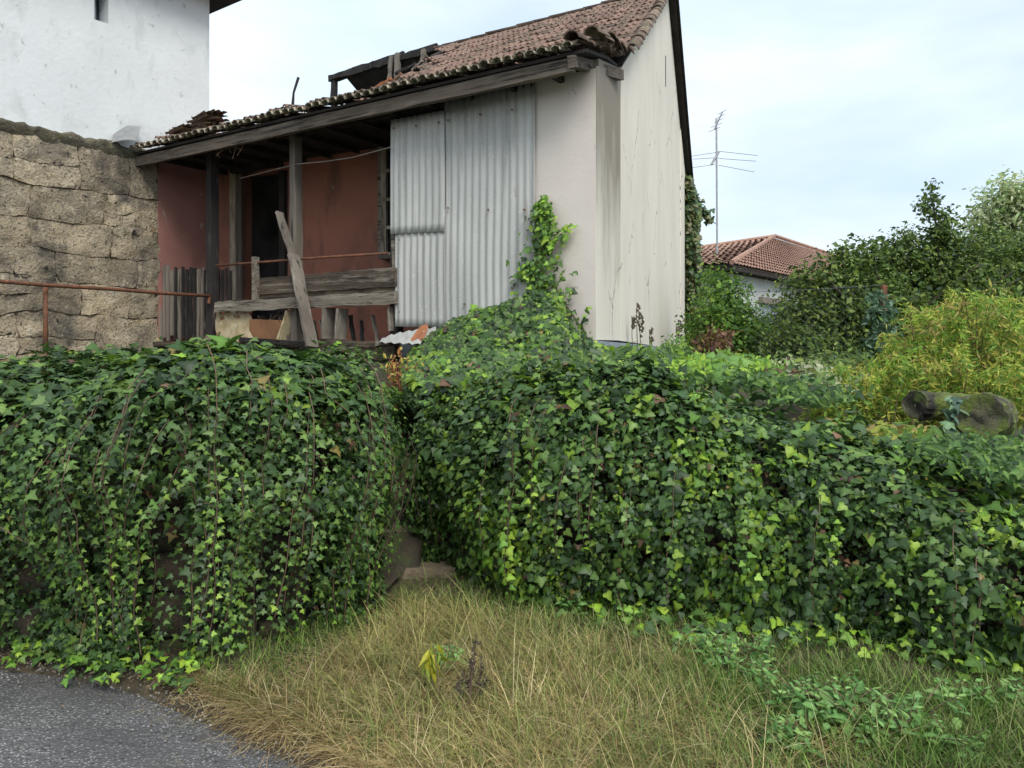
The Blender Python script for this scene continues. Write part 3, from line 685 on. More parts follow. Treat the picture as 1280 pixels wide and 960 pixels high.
# --- clay tiles: two-ribbed interlocking tile, four meshes shared by all
def tile_mesh(seed, curved=False):
    rr = np.random.RandomState(seed); W_, L_ = .235, .38
    prof = [(0, .012), (.028, .034), (.056, .010), (.085, .006), (.118, .028), (.150, .006), (.19, .004), (.222, .012)] if not curved else [(0, 0), (.02, .045), (.06, .075), (.11, .082), (.16, .075), (.20, .045), (.22, 0)]
    P = np.zeros((len(prof), 3, 3))
    for i, (x, z) in enumerate(prof):
        for j, y in enumerate((0, .19, .37)):
            P[i, j] = (x - .117, y, z + .022 * (1 - y / .37) + rr.uniform(-.002, .002))
    V = P.reshape(-1, 3).tolist(); n = len(prof)
    Fs = [(i * 3 + j, (i + 1) * 3 + j, (i + 1) * 3 + j + 1, i * 3 + j + 1) for i in range(n - 1) for j in range(2)]
    k = len(V)
    V += [(P[i, 0, 0], P[i, 0, 1] + .004, P[i, 0, 2] - .022) for i in range(n)]
    Fs += [(i * 3, k + i, k + i + 1, (i + 1) * 3) for i in range(n - 1)]
    me = bpy.data.meshes.new('roof_tile'); me.from_pydata([tuple(v) for v in V], [], Fs); me.update()
    return me
TM = [tile_mesh(i) for i in range(4)]
for m_ in TM: m_.materials.append(M['tile'])
TMM = [tile_mesh(i + 10) for i in range(3)]
for m_ in TMM: m_.materials.append(M['tile_moss'])
o0 = origin_of(house)
def frame_mat(p, xa, ya, za=None):
    xa = nrm(np.array(xa, float)); ya = nrm(np.array(ya, float)); za = nrm(np.cross(xa, ya)); xa = np.cross(ya, za)
    return Matrix(((xa[0], ya[0], za[0], p[0]), (xa[1], ya[1], za[1], p[1]), (xa[2], ya[2], za[2], p[2]), (0, 0, 0, 1)))
cands = []
ROWL = .335
def arc2d(s):   # slope distance -> horizontal d
    l1 = math.hypot(DB, ZB - ZE)
    return s * DB / l1 if s < l1 else DB + (s - l1) * (DR - DB) / math.hypot(DR - DB, ZR - ZB)
total = math.hypot(DB, ZB - ZE) + math.hypot(DR - DB, ZR - ZB)
rr = np.random.RandomState(5)
nrow = int(total / ROWL)
for r_ in range(nrow):
    d = arc2d(r_ * ROWL); dn = arc2d((r_ + 1) * ROWL)
    tv_ = verge_t(d) + .16
    tmax = TL - .12 if d < DB - .1 else broken_t(d)
    if d < DB - .1 and r_ > 0: tmax = TL - .1 - .3 * r_ * 0
    t_ = tv_ + .1
    while t_ < tmax:
        p = roof(t_, d, .0); q = roof(t_, dn, 0)
        cands.append((p, q - p, r_, t_, d)); t_ += .218
def proj(p): return (CX + FPX * p[0] / p[1], HY - FPX * (p[2] - EYE) / p[1])
def showsize(c):
    x, y = proj(c[0]); 
    return (1e3 if y > -8 and (c[4] > DB or c[2] == 0) else 0) - c[0][1]
cands.sort(key=showsize, reverse=True)
rest = MB()
for i, (p, up_, r_, t_, d) in enumerate(cands):
    moss = r_ == 0 or (r_ < 2) or (d > DB - .1 and d < DB + .5 and rr.rand() < .55) or rr.rand() < .12 + .25 * (vn(p[None], .9, 31)[0] > .6) or (t_ < verge_t(d) + 1.0 and rr.rand() < .35)
    me = (TMM if moss else TM)[rr.randint(3)]
    xa = np.array((-FD[0], -FD[1], rr.uniform(-.03, .03))); ya = nrm(up_) + rr.uniform(-.02, .02, 3)
    pp = p + rr.uniform(-.008, .008, 3)
    if d < DB and t_ > 2.9: pp = pp + np.array((0, 0, rr.uniform(-.02, .03))); xa = xa + np.array((0, 0, rr.uniform(-.12, .12)))
    if d > DB and t_ > broken_t(d) - .5: xa = xa + rr.uniform(-.18, .18, 3); ya = ya + rr.uniform(-.12, .12, 3); pp = pp + np.array((0, 0, rr.uniform(-.03, .03)))
    mt = frame_mat(pp - o0, xa, ya)
    if i < 290:
        ob = link('roof_tile', me, house); ob.matrix_local = mt
    else:
        vs = [np.array(mt @ v.co) + o0 for v in me.vertices]; rest.add(vs, [tuple(f.vertices) for f in me.polygons])
ob = rest.build('roof_tile_rest', M['tile'], house, flip=True); ob['kind'] = 'stuff'; ob.name = 'roof_tiling'
# lichened round cover tiles along the eave edge
def round_mesh(seed, L_=.36, r0=.085, r1=.065, n=9, th=.014):
    rr2 = np.random.RandomState(seed); V = []; Fs = []
    for y, r in ((0, r0), (L_ * .5, (r0 + r1) / 2), (L_, r1)):
        for s_ in (0, 1):
            for k in range(n):
                a = math.pi * k / (n - 1); q = r - s_ * th
                V.append((q * math.cos(a) + rr2.uniform(-.002, .002), y, q * math.sin(a) * .85 + rr2.uniform(-.002, .002)))
    for j in range(2):
        for k in range(n - 1):
            a = j * 2 * n + k; b = (j + 1) * 2 * n + k
            Fs += [(a, a + 1, b + 1, b), (a + n, b + n, b + n + 1, a + n + 1)]
    for j in (0, 2):
        for k in range(n - 1):
            a = j * 2 * n + k; Fs.append((a, a + n, a + n + 1, a + 1))
    for j in range(2):
        a = j * 2 * n; b = (j + 1) * 2 * n; Fs += [(a, b, b + n, a + n), (a + n - 1, a + 2 * n - 1, b + 2 * n - 1, b + n - 1)]
    me = bpy.data.meshes.new('cover_tile'); me.from_pydata(V, [], Fs); me.update(); me.materials.append(M['tile_moss']); return me
RM = [round_mesh(i) for i in range(3)]
RL = [round_mesh(i + 5) for i in range(3)]
for m_ in RL: m_.materials[0] = M['tile_lichen']
def put(name, me, p, xa, ya, parent, sc=1.0):
    ob = link(name, me, parent); ob.matrix_local = frame_mat(np.array(p) - origin_of(parent), xa, ya) @ Matrix.Scale(sc, 4); return ob
t_ = verge_t(0) + .25
while t_ < TL - .05:
    p = roof(t_, -.03, -.02) + rr.uniform(-.012, .012, 3)
    put('eave_tile', RL[rr.randint(3)], p, (-FD[0], -FD[1], rr.uniform(-.15, .15)), nrm(roof(t_, .3) - roof(t_, 0)) + rr.uniform(-.08, .08, 3), house, rr.uniform(.58, .74)); t_ += .122
# verge tiles up the gable
ds = 0.02
while ds < total - .1:
    d = arc2d(ds); dn = arc2d(ds + .3)
    p = roof(verge_t(d) + .03, d, .02 + (.03 if d < DB else 0)); q = roof(verge_t(dn) + .03, dn, .02)
    ya = nrm(q - p); xa = np.array((GM[0], GM[1], 0))
    for k in range(2 if d < DB else 1):
        put('verge_tile', RM[rr.randint(3)], p + rr.uniform(-.01, .01, 3) + k * (np.array((-GM[0], -GM[1], 0)) * .17 + np.array((0, 0, -.02))), xa + rr.uniform(-.06, .06, 3), ya + rr.uniform(-.04, .04, 3), house, rr.uniform(1.0, 1.15) if d > DB else rr.uniform(.8, .95))
    ds += .29
# heap of slipped round tiles where the corner hip starts
for k in range(7):
    d = .30 + k * .19; p = roof(verge_t(d) + .12 + .04 * math.sin(k * 2.1), d, -.01)
    put('hip_tile', RM[k % 3], p, (GM[0], GM[1], rr.uniform(-.2, .2)), nrm(roof(0, 2) - roof(0, 1.8)) + rr.uniform(-.08, .08, 3), house, .72)
# ridge tiles
t_ = 1.74 + .1
while t_ < ray_t(545, C0 + FN * (EO - DR), FD):
    put('ridge_tile', RM[rr.randint(3)], roof(t_, DR, .0 + rr.uniform(0, .02)), (FN[0], FN[1], 0), (FD[0], FD[1], .06), house, 1.15); t_ += .36
# burnt timbers in the hole
def Rg(px, py, back=0.0):
    b = C0 + FN * (EO - DR - back); t = ray_t(px, b, FD); q = b + FD * t
    return np.array([q[0], q[1], EYE + (HY - py) / FPX * q[1]])
mb = MB(); mb.beam(Rg(413.5, 99), Rg(548, 60), .13, .16, seg=18, jit=.02, seed=3); mb.build('ridge_beam', M['char'], house)
mb = MB(); mb.beam(Rg(418, 100), Rg(417, 190), .11, .12, up=upF, seg=8, jit=.012); mb.build('burnt_post', M['char'], house)
for (a, b, c, d, wd, mt_) in ((497, 67, 497, 150, .10, 'wood'), (530, 62, 529, 110, .10, 'greyboard'), (489, 70, 486, 112, .035, 'wood')):
    mb = MB(); mb.beam(Rg(a, b, -.1), Rg(c, d, -.1), wd, .10, up=upF, seg=6, jit=.008); mb.build('king_post' if wd > .05 else 'lath', M[mt_], house)
for (a, b, c, d, wd, back, mt_) in ((468, 111, 489, 98, .05, -2.0, 'rustsheet'), (480, 112, 502, 92, .04, -2.0, 'ply'), (494, 92, 520, 80, .05, -1.2, 'char'), (515, 88, 528, 76, .04, -1.2, 'wood'),
                              (520, 84, 534, 70, .05, -1, 'board'), (440, 86, 468, 78, .05, .1, 'char'), (468, 78, 505, 66, .06, .25, 'char'), (425, 96, 445, 88, .06, .1, 'char')):
    mb = MB(); mb.beam(Rg(a, b, back), Rg(c, d, back), wd, .05, seg=4, jit=.008); mb.build('burnt_rafter', M[mt_], house)
# loose rear tiles showing over the ridge beam
for px in range(455, 556, 11):
    q = Rg(px, 430, .1); zz = ZR + .02 - (556 - px) * .0006
    put('roof_tile', TM[px % 4], (q[0], q[1], zz + rr.uniform(-.02, .04)), (-FD[0], -FD[1], rr.uniform(-.1, .1)), (-FN[0], -FN[1], -.45 + rr.uniform(-.1, .1)), house)
# stick poking from the roof, loose stacked tiles by the white wall
mb = MB(); mb.tube([at(362, 146, 10.0), at(366, 130, 10.0), at(367, 116, 10.02), at(373, 97, 10.05)], [.02, .022, .016, .02], 6); mb.build('burnt_lath', M['char'], house)
tp = thing('tile_heap', 'heap of loose broken clay tiles on the eave beside the white wall', 'tiles', at(240, 166, 10.6))
for k in range(22):
    lay = k % 4; px = (255 if lay > 1 else 240) + R.uniform(-26, 20) * (1 - .22 * lay)
    q = at(px, 163 - (px - 240) * .16 - 5.2 * lay, 10.45 + .15 * rr.rand())
    put('loose_tile', TMM[rr.randint(3)], q, (QD[0], QD[1], rr.uniform(-.15, .15)), (-FD[0] + rr.uniform(-.2, .2), -FD[1] + rr.uniform(-.2, .2), rr.uniform(-.12, .1)), tp, .95)
ob = put('hanging_tile', TM[1], F(220, 193, .3), (-FD[0], -FD[1], .4), (.2, 0, 1), house, .45)

# corrugated sheets
def corrugated(name, px0, px1, pyt0, pyt1, pyb0, pyb1, o, mat, phase=0, warp=.01, parent=house, pitch=.088, amp=.008):
    t0, t1 = tF(px0, o), tF(px1, o); n = int(abs(t1 - t0) / pitch * 8) + 2; nz = 14
    za = F(px0, pyt0, o)[2]; zb_ = F(px1, pyt1, o)[2]; zc = F(px0, pyb0, o)[2]; zd = F(px1, pyb1, o)[2]
    Pg = np.zeros((n, nz, 3))
    for i in range(n):
        a = i / (n - 1); t = t0 + (t1 - t0) * a; top = za + (zb_ - za) * a; bot = zc + (zd - zc) * a
        for j in range(nz):
            b = j / (nz - 1); z = bot + (top - bot) * b
            wv = amp * (.8 + .5 * vn(np.array([[t * 2, z, phase]]), 1.6, 14)[0]) * math.sin(2 * math.pi * (t + phase + .012 * vn(np.array([[t, z * .6, 3.]]), 2.5, 24)[0]) / pitch)
            wp = warp * (vn(np.array([[t, z, phase]]), 1.1, 4)[0] - .5) * 2
            Pg[i, j] = Fw(t, o + wv + wp, z)
    mb = MB(); mb.grid(Pg); ob = mb.build(name, mat, parent, smooth=True)
    md = ob.modifiers.new('thickness', 'SOLIDIFY'); md.thickness = .0015
    return ob
corrugated('corrugated_sheet', 556, 669, 128, 95, 432, 428, .03, M['zinc'], 0)
corrugated('corrugated_sheet', 494, 557, 262, 262, 408, 410, .052, M['zinc'], .02)
corrugated('corrugated_sheet', 488, 555, 150, 138, 293, 289.5, .068, M['zinc'], .05, .014)
mb = MB(); mb.beam(F(491, 286, .02), F(497, 408, .02), .02, .05, up=upF); mb.build('sheet_batten', M['greyboard'], house)
for (a, b) in ((492, 160), (520, 157), (548, 153), (560, 150), (600, 143), (640, 137), (500, 300), (560, 260), (610, 262), (655, 262), (500, 390), (580, 380), (640, 360)):
    mb = MB(); mb.tube([F(a, b, .10 if a < 556 and b < 290 else .06), F(a, b, .085 if a < 556 and b < 290 else .045)], .011, 7); mb.build('nail_head', M['rust'], house)
# bent rusty foot of the sheet
Pg = np.zeros((20, 8, 3))
for i in range(20):
    a = i / 19
    for j in range(8):
        b = j / 7; px = (475 + 4 * a) * (1 - b) + 500 * b if i == -1 else 474 + (545 - 474) * a
        py = 431 - (22 * b) * (a ** .5) - 3 * (1 - a)
        q = F(px, py, .10 + .28 * (1 - b) ** 1.5); Pg[i, j] = q + np.array((0, 0, .010 * math.sin(a * 40)))
mb = MB(); mb.grid(Pg); ob = mb.build('bent_sheet', M['zinc'], house, smooth=True)
Pg = np.zeros((8, 12, 3))
for i in range(8):
    for j in range(12):
        b = j / 11; a = i / 7; cx_ = 519 + 13 * b ** 1.2; hw = 13 * (1 - .45 * b) * (1 if b < .8 else math.sqrt(max(0, 1 - ((b - .8) / .2) ** 2)) * .9 + .1)
        Pg[i, j] = F(cx_ + (a - .5) * 1.4 * hw, 431 - 26 * b, .32 - .20 * b)
mb = MB(); mb.grid(Pg); mb.build('rust_flap', M['rustsheet'], house, smooth=True)

# railing: planks, bars, slats
def plank(name, a, b, wd, th, mat, seed=0, seg=14, jit=.007, parent=house, up=(0, 0, 1)):
    mb = MB(); mb.beam(a, b, wd, th, up=up, seg=seg, jit=jit, seed=seed); return mb.build(name, mat, parent)
plank('rail_board', F(326, 358, .06), F(495, 346, .06), .20, .045, M['board'], 2, 18)
plank('rail_board', F(328, 371, .035), F(495, 363, .035), .13, .05, M['board'], 3, 18, .01)
plank('rail_board', F(271, 384, .08), F(495, 372, .08), .13, .06, M['greyboard'], 4, 22, .010)
mb = MB(); mb.tube([F(270, 332, .02), F(330, 327.5, .03), F(400, 322, .03), F(484, 316.5, .02)], .015, 8); mb.build('rail_pipe', M['rust'], house, smooth=True)
mb = MB(); mb.beam(F(320, 376, .05), F(319, 321, .05), .08, .045, up=upF, seg=5, jit=.004); mb.build('baluster', M['greyboard'], house)
for (a, b, c, d, wd) in ((412, 385, 410, 428, .20), (428, 386, 425, 428, .17), (489, 384, 490, 414, .09), (362, 388, 360, 426, .09)):
    plank('baluster', F(a, b, .02), F(c, d, .02), wd, .03, M['wood'], int(a), 5, .006, up=upF)
# slatted panel at the left end
rr = np.random.RandomState(21)
px = 201.0
while px < 262:
    top = 334 + rr.uniform(-3, 5); wd = rr.uniform(.035, .05)
    plank('slat', F(px, 427 - rr.uniform(0, 8), .0), F(px + rr.uniform(-.6, .6), top, .0), wd, .02, M['wood' if rr.rand() < .6 else 'char'], int(px), 6, .003, up=upF); px += 4.7
for px in range(273, 292, 5):
    plank('slat', F(px, 384, -.1), F(px, 334 + rr.uniform(-2, 5), -.1), .04, .02, M['char'], px, 5, .003, up=upF)
for py in (348, 404): plank('slat_rail', F(199, py, -.035), F(262, py, -.035), .05, .03, M['wood'], py, 6, .003)
plank('corner_post', F(200.5, 428, .0), F(199.0, 332, .0), .06, .06, M['wood'], 5, 6, .004, up=upF)
# boards on edge and beams under the veranda floor
plank('sill_beam', F(196, 430, .05), F(500, 431.5, .05), .05, .12, M['board'], 6, 24, .006)
plank('floor_board', F(398, 440, .10), F(455, 441, .10), .14, .08, M['greyboard'], 7, 10, .008)
plank('floor_board', F(453, 441, .10), F(496, 440, .10), .15, .08, M['board'], 8, 8, .01)
plank('floor_board', F(420, 455, .06), F(492, 455, .06), .11, .10, M['board'], 9, 10, .01)
plank('floor_board', F(440, 468, -.06), F(494, 466, -.06), .08, .12, M['char'], 10, 8, .01)
# cavity behind: dark cellar wall under the veranda
mb = MB(); mb.prism([Fw(2.4, -.5, .5), Fw(7, -.5, .5), Fw(7, -.7, .5), Fw(2.4, -.7, .5)], [Fw(2.4, -.5, 1.5), Fw(7, -.5, 1.5), Fw(7, -.7, 1.5), Fw(2.4, -.7, 1.5)]); mb.build('cellar_wall', M['mortar'], house)

rr = np.random.RandomState(77)
for k in range(15):
    px = 280 + k * 14.6 + rr.uniform(-5, 5); tp_y = 388 + rr.uniform(-2, 14); mt_ = ('wood', 'char', 'greyboard', 'board')[rr.randint(4)]
    plank('broken_slat', F(px, 429, -.06 - .08 * rr.rand()), F(px + rr.uniform(-9, 9), tp_y, -.05 - .08 * rr.rand()), rr.uniform(.03, .09), .02, M[mt_ if mt_ != 'board' else 'dark'], k, 5, .006, up=upF)
for (a, b, c, d, wd, mt_) in ((300, 424, 392, 431, .05, 'char'), (402, 426, 470, 431, .06, 'board'), (425, 434, 488, 428, .045, 'greyboard'), (376, 434, 420, 428, .05, 'board')):
    plank('fallen_board', F(a, b, .12), F(c, d, .16), wd, .04, M[mt_], a, 8, .008)
# things left on the veranda
def lone(name, label, cat, mb, mat, group=None):
    o = mb.build(name, mat); return tag(o, label, cat, group)
mb = MB(); mb.beam(F(390, 434, .30), F(367, 318, .12), .15, .04, up=upF, seg=9, jit=.008, seed=2)
mb.beam(F(366.5, 320, .12), F(349, 266, .03), .095, .035, up=upF, seg=6, jit=.007, seed=4)
lone('leaning_plank', 'long weathered grey plank leaning across the veranda railing', 'plank', mb, M['wood'])
Pg = np.zeros((10, 8, 3)); rr = np.random.RandomState(3)
for i in range(10):
    for j in range(8):
        a, b = i / 9, j / 7
        Pg[i, j] = F(270 + (44 - 4 * b) * a + rr.uniform(-1, 1) + (3 if j % 2 and i == 9 else 0), 428 - (38 + 4 * math.sin(i * 2.3)) * b, .10 - .08 * b + .01 * rr.rand())
mb = MB(); mb.grid(Pg); lone('torn_board', 'torn yellowed sheet of rotten board slumped below the railing, beside the burnt post', 'board', mb, M['card'])
mb = MB(); mb.beam(F(312, 412, .07), F(352, 414, .05), .26, .02, seg=6, jit=.006); lone('plywood_offcut', 'brown plywood offcut standing between the torn sheet and the leaning plank', 'board', mb, M['ply'])
mb = MB(); mb.beam(F(352, 426, .12), F(363, 390, .03), .14, .02, up=upF, seg=5, jit=.006); lone('broken_board', 'short pale broken board tilted right of the brown plywood', 'board', mb, M['card'])
mb = MB(); mb.beam(F(338, 402, -.05), F(352, 390, -.05), .03, .03, seg=2); mb.beam(F(326, 395, -.08), F(333, 412, -.08), .10, .02, up=upF, seg=3, jit=.004); lone('wood_scrap', 'small dark wood scraps jammed under the lower rail board', 'wood scraps', mb, M['board'])
# cord across the veranda
pts = [F(288, 214, -.3) + 0]
cord = [F(300, 223, -.2), F(330, 215.5, -.1), F(371, 205, .05), F(405, 202, .05), F(440, 197, .05), F(488, 184, .1)]
mb = MB(); mb.tube(cord, .006, 5); lone('clothes_line', 'thin pale cord strung between door head, veranda post and corrugated sheet', 'cord', mb, M['cable'])
mb = MB()
for k in range(7):
    q = F(270 + 5 * k, 180 - k, .3); rr = np.random.RandomState(k)
    mb.tube([q, q + np.array((rr.uniform(-.05, .05), 0, -.08)), q + np.array((rr.uniform(-.1, .1), 0, -.10 - .12 * rr.rand()))], .005, 4)
lone('dangling_twigs', 'dry dangling twigs and wire hanging from the eave above the doorway', 'twigs', mb, M['vine'])

# ------------------------------------------------------------------ rusty handrail on the landing
hr = thing('handrail', 'rusty iron handrail running from the left edge to the burnt post', 'handrail', at(57, 425, 8.06))
e1 = F(262, 370, .06); dirh = nrm(np.array((1.16, 2.34, 0)))
pts = [e1 - dirh * s for s in (0, .7, 1.4, 2.1, 2.8, 4.0)]
mb = MB(); mb.tube([p + np.array((0, 0, -.006 * (i % 2))) for i, p in enumerate(pts)], .021, 8); mb.build('rail', M['rust'], hr, smooth=True)
mb = MB(); q = at(57, 357, 8.06); mb.tube([q, (q[0], q[1], 1.36)], .024, 8); mb.build('post', M['rust'], hr, smooth=True)
mb = MB(); mb.tube([e1, e1 + np.array((.0, -.03, -.10))], .018, 6); mb.build('end_bracket', M['rust'], hr)

# ------------------------------------------------------------------ retaining walls behind the ivy
def ret_wall(name, label, foot, a0, a1, n, seed, z0=-.05, setb=.10):
    root = thing(name, label, 'wall', (float(foot(np.array((a0 + a1) / 2))[0][0]), float(foot(np.array((a0 + a1) / 2))[0][1]), 0))
    aa = np.linspace(a0, a1, n + 1); Pp, Zt = foot(aa)
    core = MB(); rr = np.random.RandomState(seed)
    for i in range(n):
        p, q = Pp[i], Pp[i + 1]; d = nrm(q - p); nn = v2(d[1], -d[0])
        p = p - nn * setb; q = q - nn * setb; zt = float(min(Zt[i], Zt[i + 1])) - .15; wd = float(np.linalg.norm(q - p))
        core.prism([(*(p - nn * .02), z0), (*(q - nn * .02), z0), (*(q - nn * .40), z0), (*(p - nn * .40), z0)], [(*(p - nn * .02), zt), (*(q - nn * .02), zt), (*(q - nn * .40), zt), (*(p - nn * .40), zt)])
        z = z0 + rr.uniform(-.12, 0)
        while z < zt - .05:
            h = min(rr.uniform(.16, .27), zt - z)
            mb = MB(); stone(mb, (p[0] + d[0] * .012, p[1] + d[1] * .012, z + .01), (d[0], d[1], 0), (nn[0], nn[1], 0), wd - .024, h - .02, .05, seed * 100 + i * 9 + int(z * 30), 4, 4, .02)
            mb.build('stone', M['earthstone'], root, smooth=True); z += h
    core.build('core', M['darkearth'], root)
    return root
ret_wall('retaining_wall', 'low rubble stone wall almost hidden under the dark ivy at the left of the path', foot_l, .25, .80, 14, 3)
ret_wall('retaining_wall', 'low rubble stone wall under the lighter ivy, descending to the right edge', foot_r, 0.0, 1.0, 18, 5)
# steps in the path
st = thing('stone_steps', 'worn stone steps rising through the gap between the two ivy walls', 'steps', (-.65, 5.0, 0))
for k in range(6):
    y = 4.88 + k * .30; z = .10 + k * .2; xc = -.72 - .015 * k
    G_ = MB(); G_.prism([(xc - .35, y, z - .35), (xc + .42, y + .03, z - .35), (xc + .42, y + .4, z - .35), (xc - .35, y + .4, z - .35)], [(xc - .34, y + .03, z + .01), (xc - .05, y - .0, z + .03), (xc + .42, y + .05, z + .02), (xc + .4, y + .38, z + .0)])
    G_.build('step', M['stepstone'], st)

# ------------------------------------------------------------------ ivy
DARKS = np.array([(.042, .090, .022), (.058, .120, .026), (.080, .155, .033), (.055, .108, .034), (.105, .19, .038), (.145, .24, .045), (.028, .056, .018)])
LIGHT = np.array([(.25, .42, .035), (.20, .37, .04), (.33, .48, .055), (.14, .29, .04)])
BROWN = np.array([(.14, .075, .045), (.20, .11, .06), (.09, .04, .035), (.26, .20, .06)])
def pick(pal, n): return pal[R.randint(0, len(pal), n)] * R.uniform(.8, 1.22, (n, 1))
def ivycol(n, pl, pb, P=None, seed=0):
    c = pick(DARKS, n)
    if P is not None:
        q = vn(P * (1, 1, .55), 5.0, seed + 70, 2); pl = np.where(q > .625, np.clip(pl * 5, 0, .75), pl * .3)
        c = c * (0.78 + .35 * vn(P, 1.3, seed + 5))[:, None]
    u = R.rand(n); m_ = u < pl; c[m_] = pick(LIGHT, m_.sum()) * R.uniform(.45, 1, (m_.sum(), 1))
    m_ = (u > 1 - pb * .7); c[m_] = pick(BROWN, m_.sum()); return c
PROF_R = np.array([(-.02, 0.02), (.06, .18), (.12, .42), (.08, .66), (.0, .85), (-.14, .97), (-.36, 1.0), (-.8, .92), (-1.7, .78)])
PROF_L = np.array([(.10, 0.04), (.10, .2), (.14, .45), (.20, .7), (.14, .90), (.0, 1.0), (-.3, 1.03), (-1.2, 1.0), (-3.6, 1.0)])
def ivy_surface(foot, prof, a, b, amp, seed):
    """a along the wall, b up the profile (0..1); returns position and outward normal"""
    kb = np.linspace(0, 1, len(prof))
    def base(a, b):
        p, zt = foot(a); p2, _ = foot(np.clip(a + .004, 0, 1)); p1, _ = foot(np.clip(a - .004, 0, 1)); d = nrm(p2 - p1); nn = np.stack([d[:, 1], -d[:, 0]], -1)
        off = np.interp(b, kb, prof[:, 0]); z = np.interp(b, kb, prof[:, 1]) * zt
        q = p + nn * off[:, None]; return np.concatenate([q, z[:, None]], 1)
    P = base(a, b); da = base(np.clip(a + .006, 0, 1), b) - base(np.clip(a - .006, 0, 1), b); db = base(a, np.clip(b + .03, 0, 1)) - base(a, np.clip(b - .03, 0, 1))
    nn = nrm(np.cross(da, db))
    bul = (vn(P, 1.7, seed) - .5) * 1.2 + (vn(P, 4.5, seed + 1) - .5) * .8
    return P + nn * (bul * amp)[:, None], nn
def tips(n, nn, side=.5):
    return np.stack([R.normal(0, side, n), R.normal(-.1, .3, n), -np.ones(n)], 1)
DOWN = np.array((0, 0, -1.0))

# -- right-hand ivy
ivr = thing('ivy', 'glossy green ivy blanket with yellow-green young leaves over the right-hand wall', 'ivy', (1.0, 4.4, 0))
def layer(root, foot, prof, n, depth, szr, pl, pb, amp, seed, arange=(0, 1), brange=(0, 1), bpow=1.0, keep=None, tm=IVY_H, tilt=.62, upw=.35, name='leaves'):
    a = R.uniform(arange[0], arange[1], n); b = brange[0] + (brange[1] - brange[0]) * R.rand(n) ** bpow
    P, nn = ivy_surface(foot, prof, a, b, amp, seed)
    if keep is not None:
        m_ = keep(a, b, P); a, b, P, nn = a[m_], b[m_], P[m_], nn[m_]
    n = len(P); P = P + nn * R.uniform(depth[0], depth[1], (n, 1))
    fl = nn[:, 2] > .6
    nor = nn + np.array((0, 0, upw)) + R.normal(0, tilt, (n, 3))
    tp_ = tips(n, nn, .85); tp_[fl] = R.normal(0, 1, (fl.sum(), 3)) * (1, 1, .2) + nn[fl] * 0
    sz = R.uniform(*szr, n) * (.75 + .5 * vn(P, 3, seed + 9))
    nb_ = (vn(P, 9, seed + 2) > .22)
    return leaves(name, root, P[nb_], nor[nb_], tp_[nb_], sz[nb_], ivycol(nb_.sum(), pl, pb, P[nb_], seed), tm)
def keep_r(a, b, P):
    hole = (vn(P, 3.2, 77) + .25 * vn(P, 9, 78)) > (.90 - .42 * np.clip((P[:, 0] - 1.9) / .5, 0, 1) * (b < .5))
    lo = (b < .10) & (R.rand(len(b)) < .3)
    return ~hole & ~lo
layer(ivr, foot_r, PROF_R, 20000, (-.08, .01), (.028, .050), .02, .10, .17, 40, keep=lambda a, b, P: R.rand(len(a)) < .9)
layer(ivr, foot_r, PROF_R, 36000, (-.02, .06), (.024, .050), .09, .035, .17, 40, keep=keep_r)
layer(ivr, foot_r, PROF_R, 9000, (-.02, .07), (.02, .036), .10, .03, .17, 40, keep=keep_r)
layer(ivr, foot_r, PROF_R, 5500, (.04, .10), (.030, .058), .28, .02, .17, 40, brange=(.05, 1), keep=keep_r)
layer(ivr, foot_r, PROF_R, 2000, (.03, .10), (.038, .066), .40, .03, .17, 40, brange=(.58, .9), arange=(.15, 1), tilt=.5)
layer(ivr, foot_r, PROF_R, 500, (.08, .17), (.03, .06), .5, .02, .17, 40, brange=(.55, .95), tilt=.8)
# -- left-hand ivy
ivl = thing('ivy', 'dark small-leaved ivy hanging in strands over the wall left of the path', 'ivy', (-2.2, 4.0, 0))
def keep_l(a, b, P):
    hole = vn(P * (1, 1, .45), 3.6, 87, 2) > .56
    low = (b < .30) & (P[:, 0] > -1.75) & (P[:, 0] < -1.0) & (R.rand(len(b)) < .93)
    return ~(hole & (b < .62)) & ~low
AL = (.26, 1.0)
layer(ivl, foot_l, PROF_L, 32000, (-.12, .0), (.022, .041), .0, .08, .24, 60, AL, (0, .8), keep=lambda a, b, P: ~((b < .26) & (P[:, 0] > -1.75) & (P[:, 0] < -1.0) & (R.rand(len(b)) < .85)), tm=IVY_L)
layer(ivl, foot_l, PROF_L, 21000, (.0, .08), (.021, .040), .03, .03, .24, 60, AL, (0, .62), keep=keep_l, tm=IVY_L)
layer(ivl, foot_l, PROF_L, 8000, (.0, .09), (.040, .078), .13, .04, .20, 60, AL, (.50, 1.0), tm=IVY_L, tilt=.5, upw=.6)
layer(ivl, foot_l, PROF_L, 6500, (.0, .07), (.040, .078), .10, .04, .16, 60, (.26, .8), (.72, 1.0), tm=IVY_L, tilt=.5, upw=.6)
layer(ivl, foot_l, PROF_L, 3500, (-.05, .06), (.02, .04), .08, .06, .20, 60, (.78, .95), (.02, .8), tm=IVY_L)
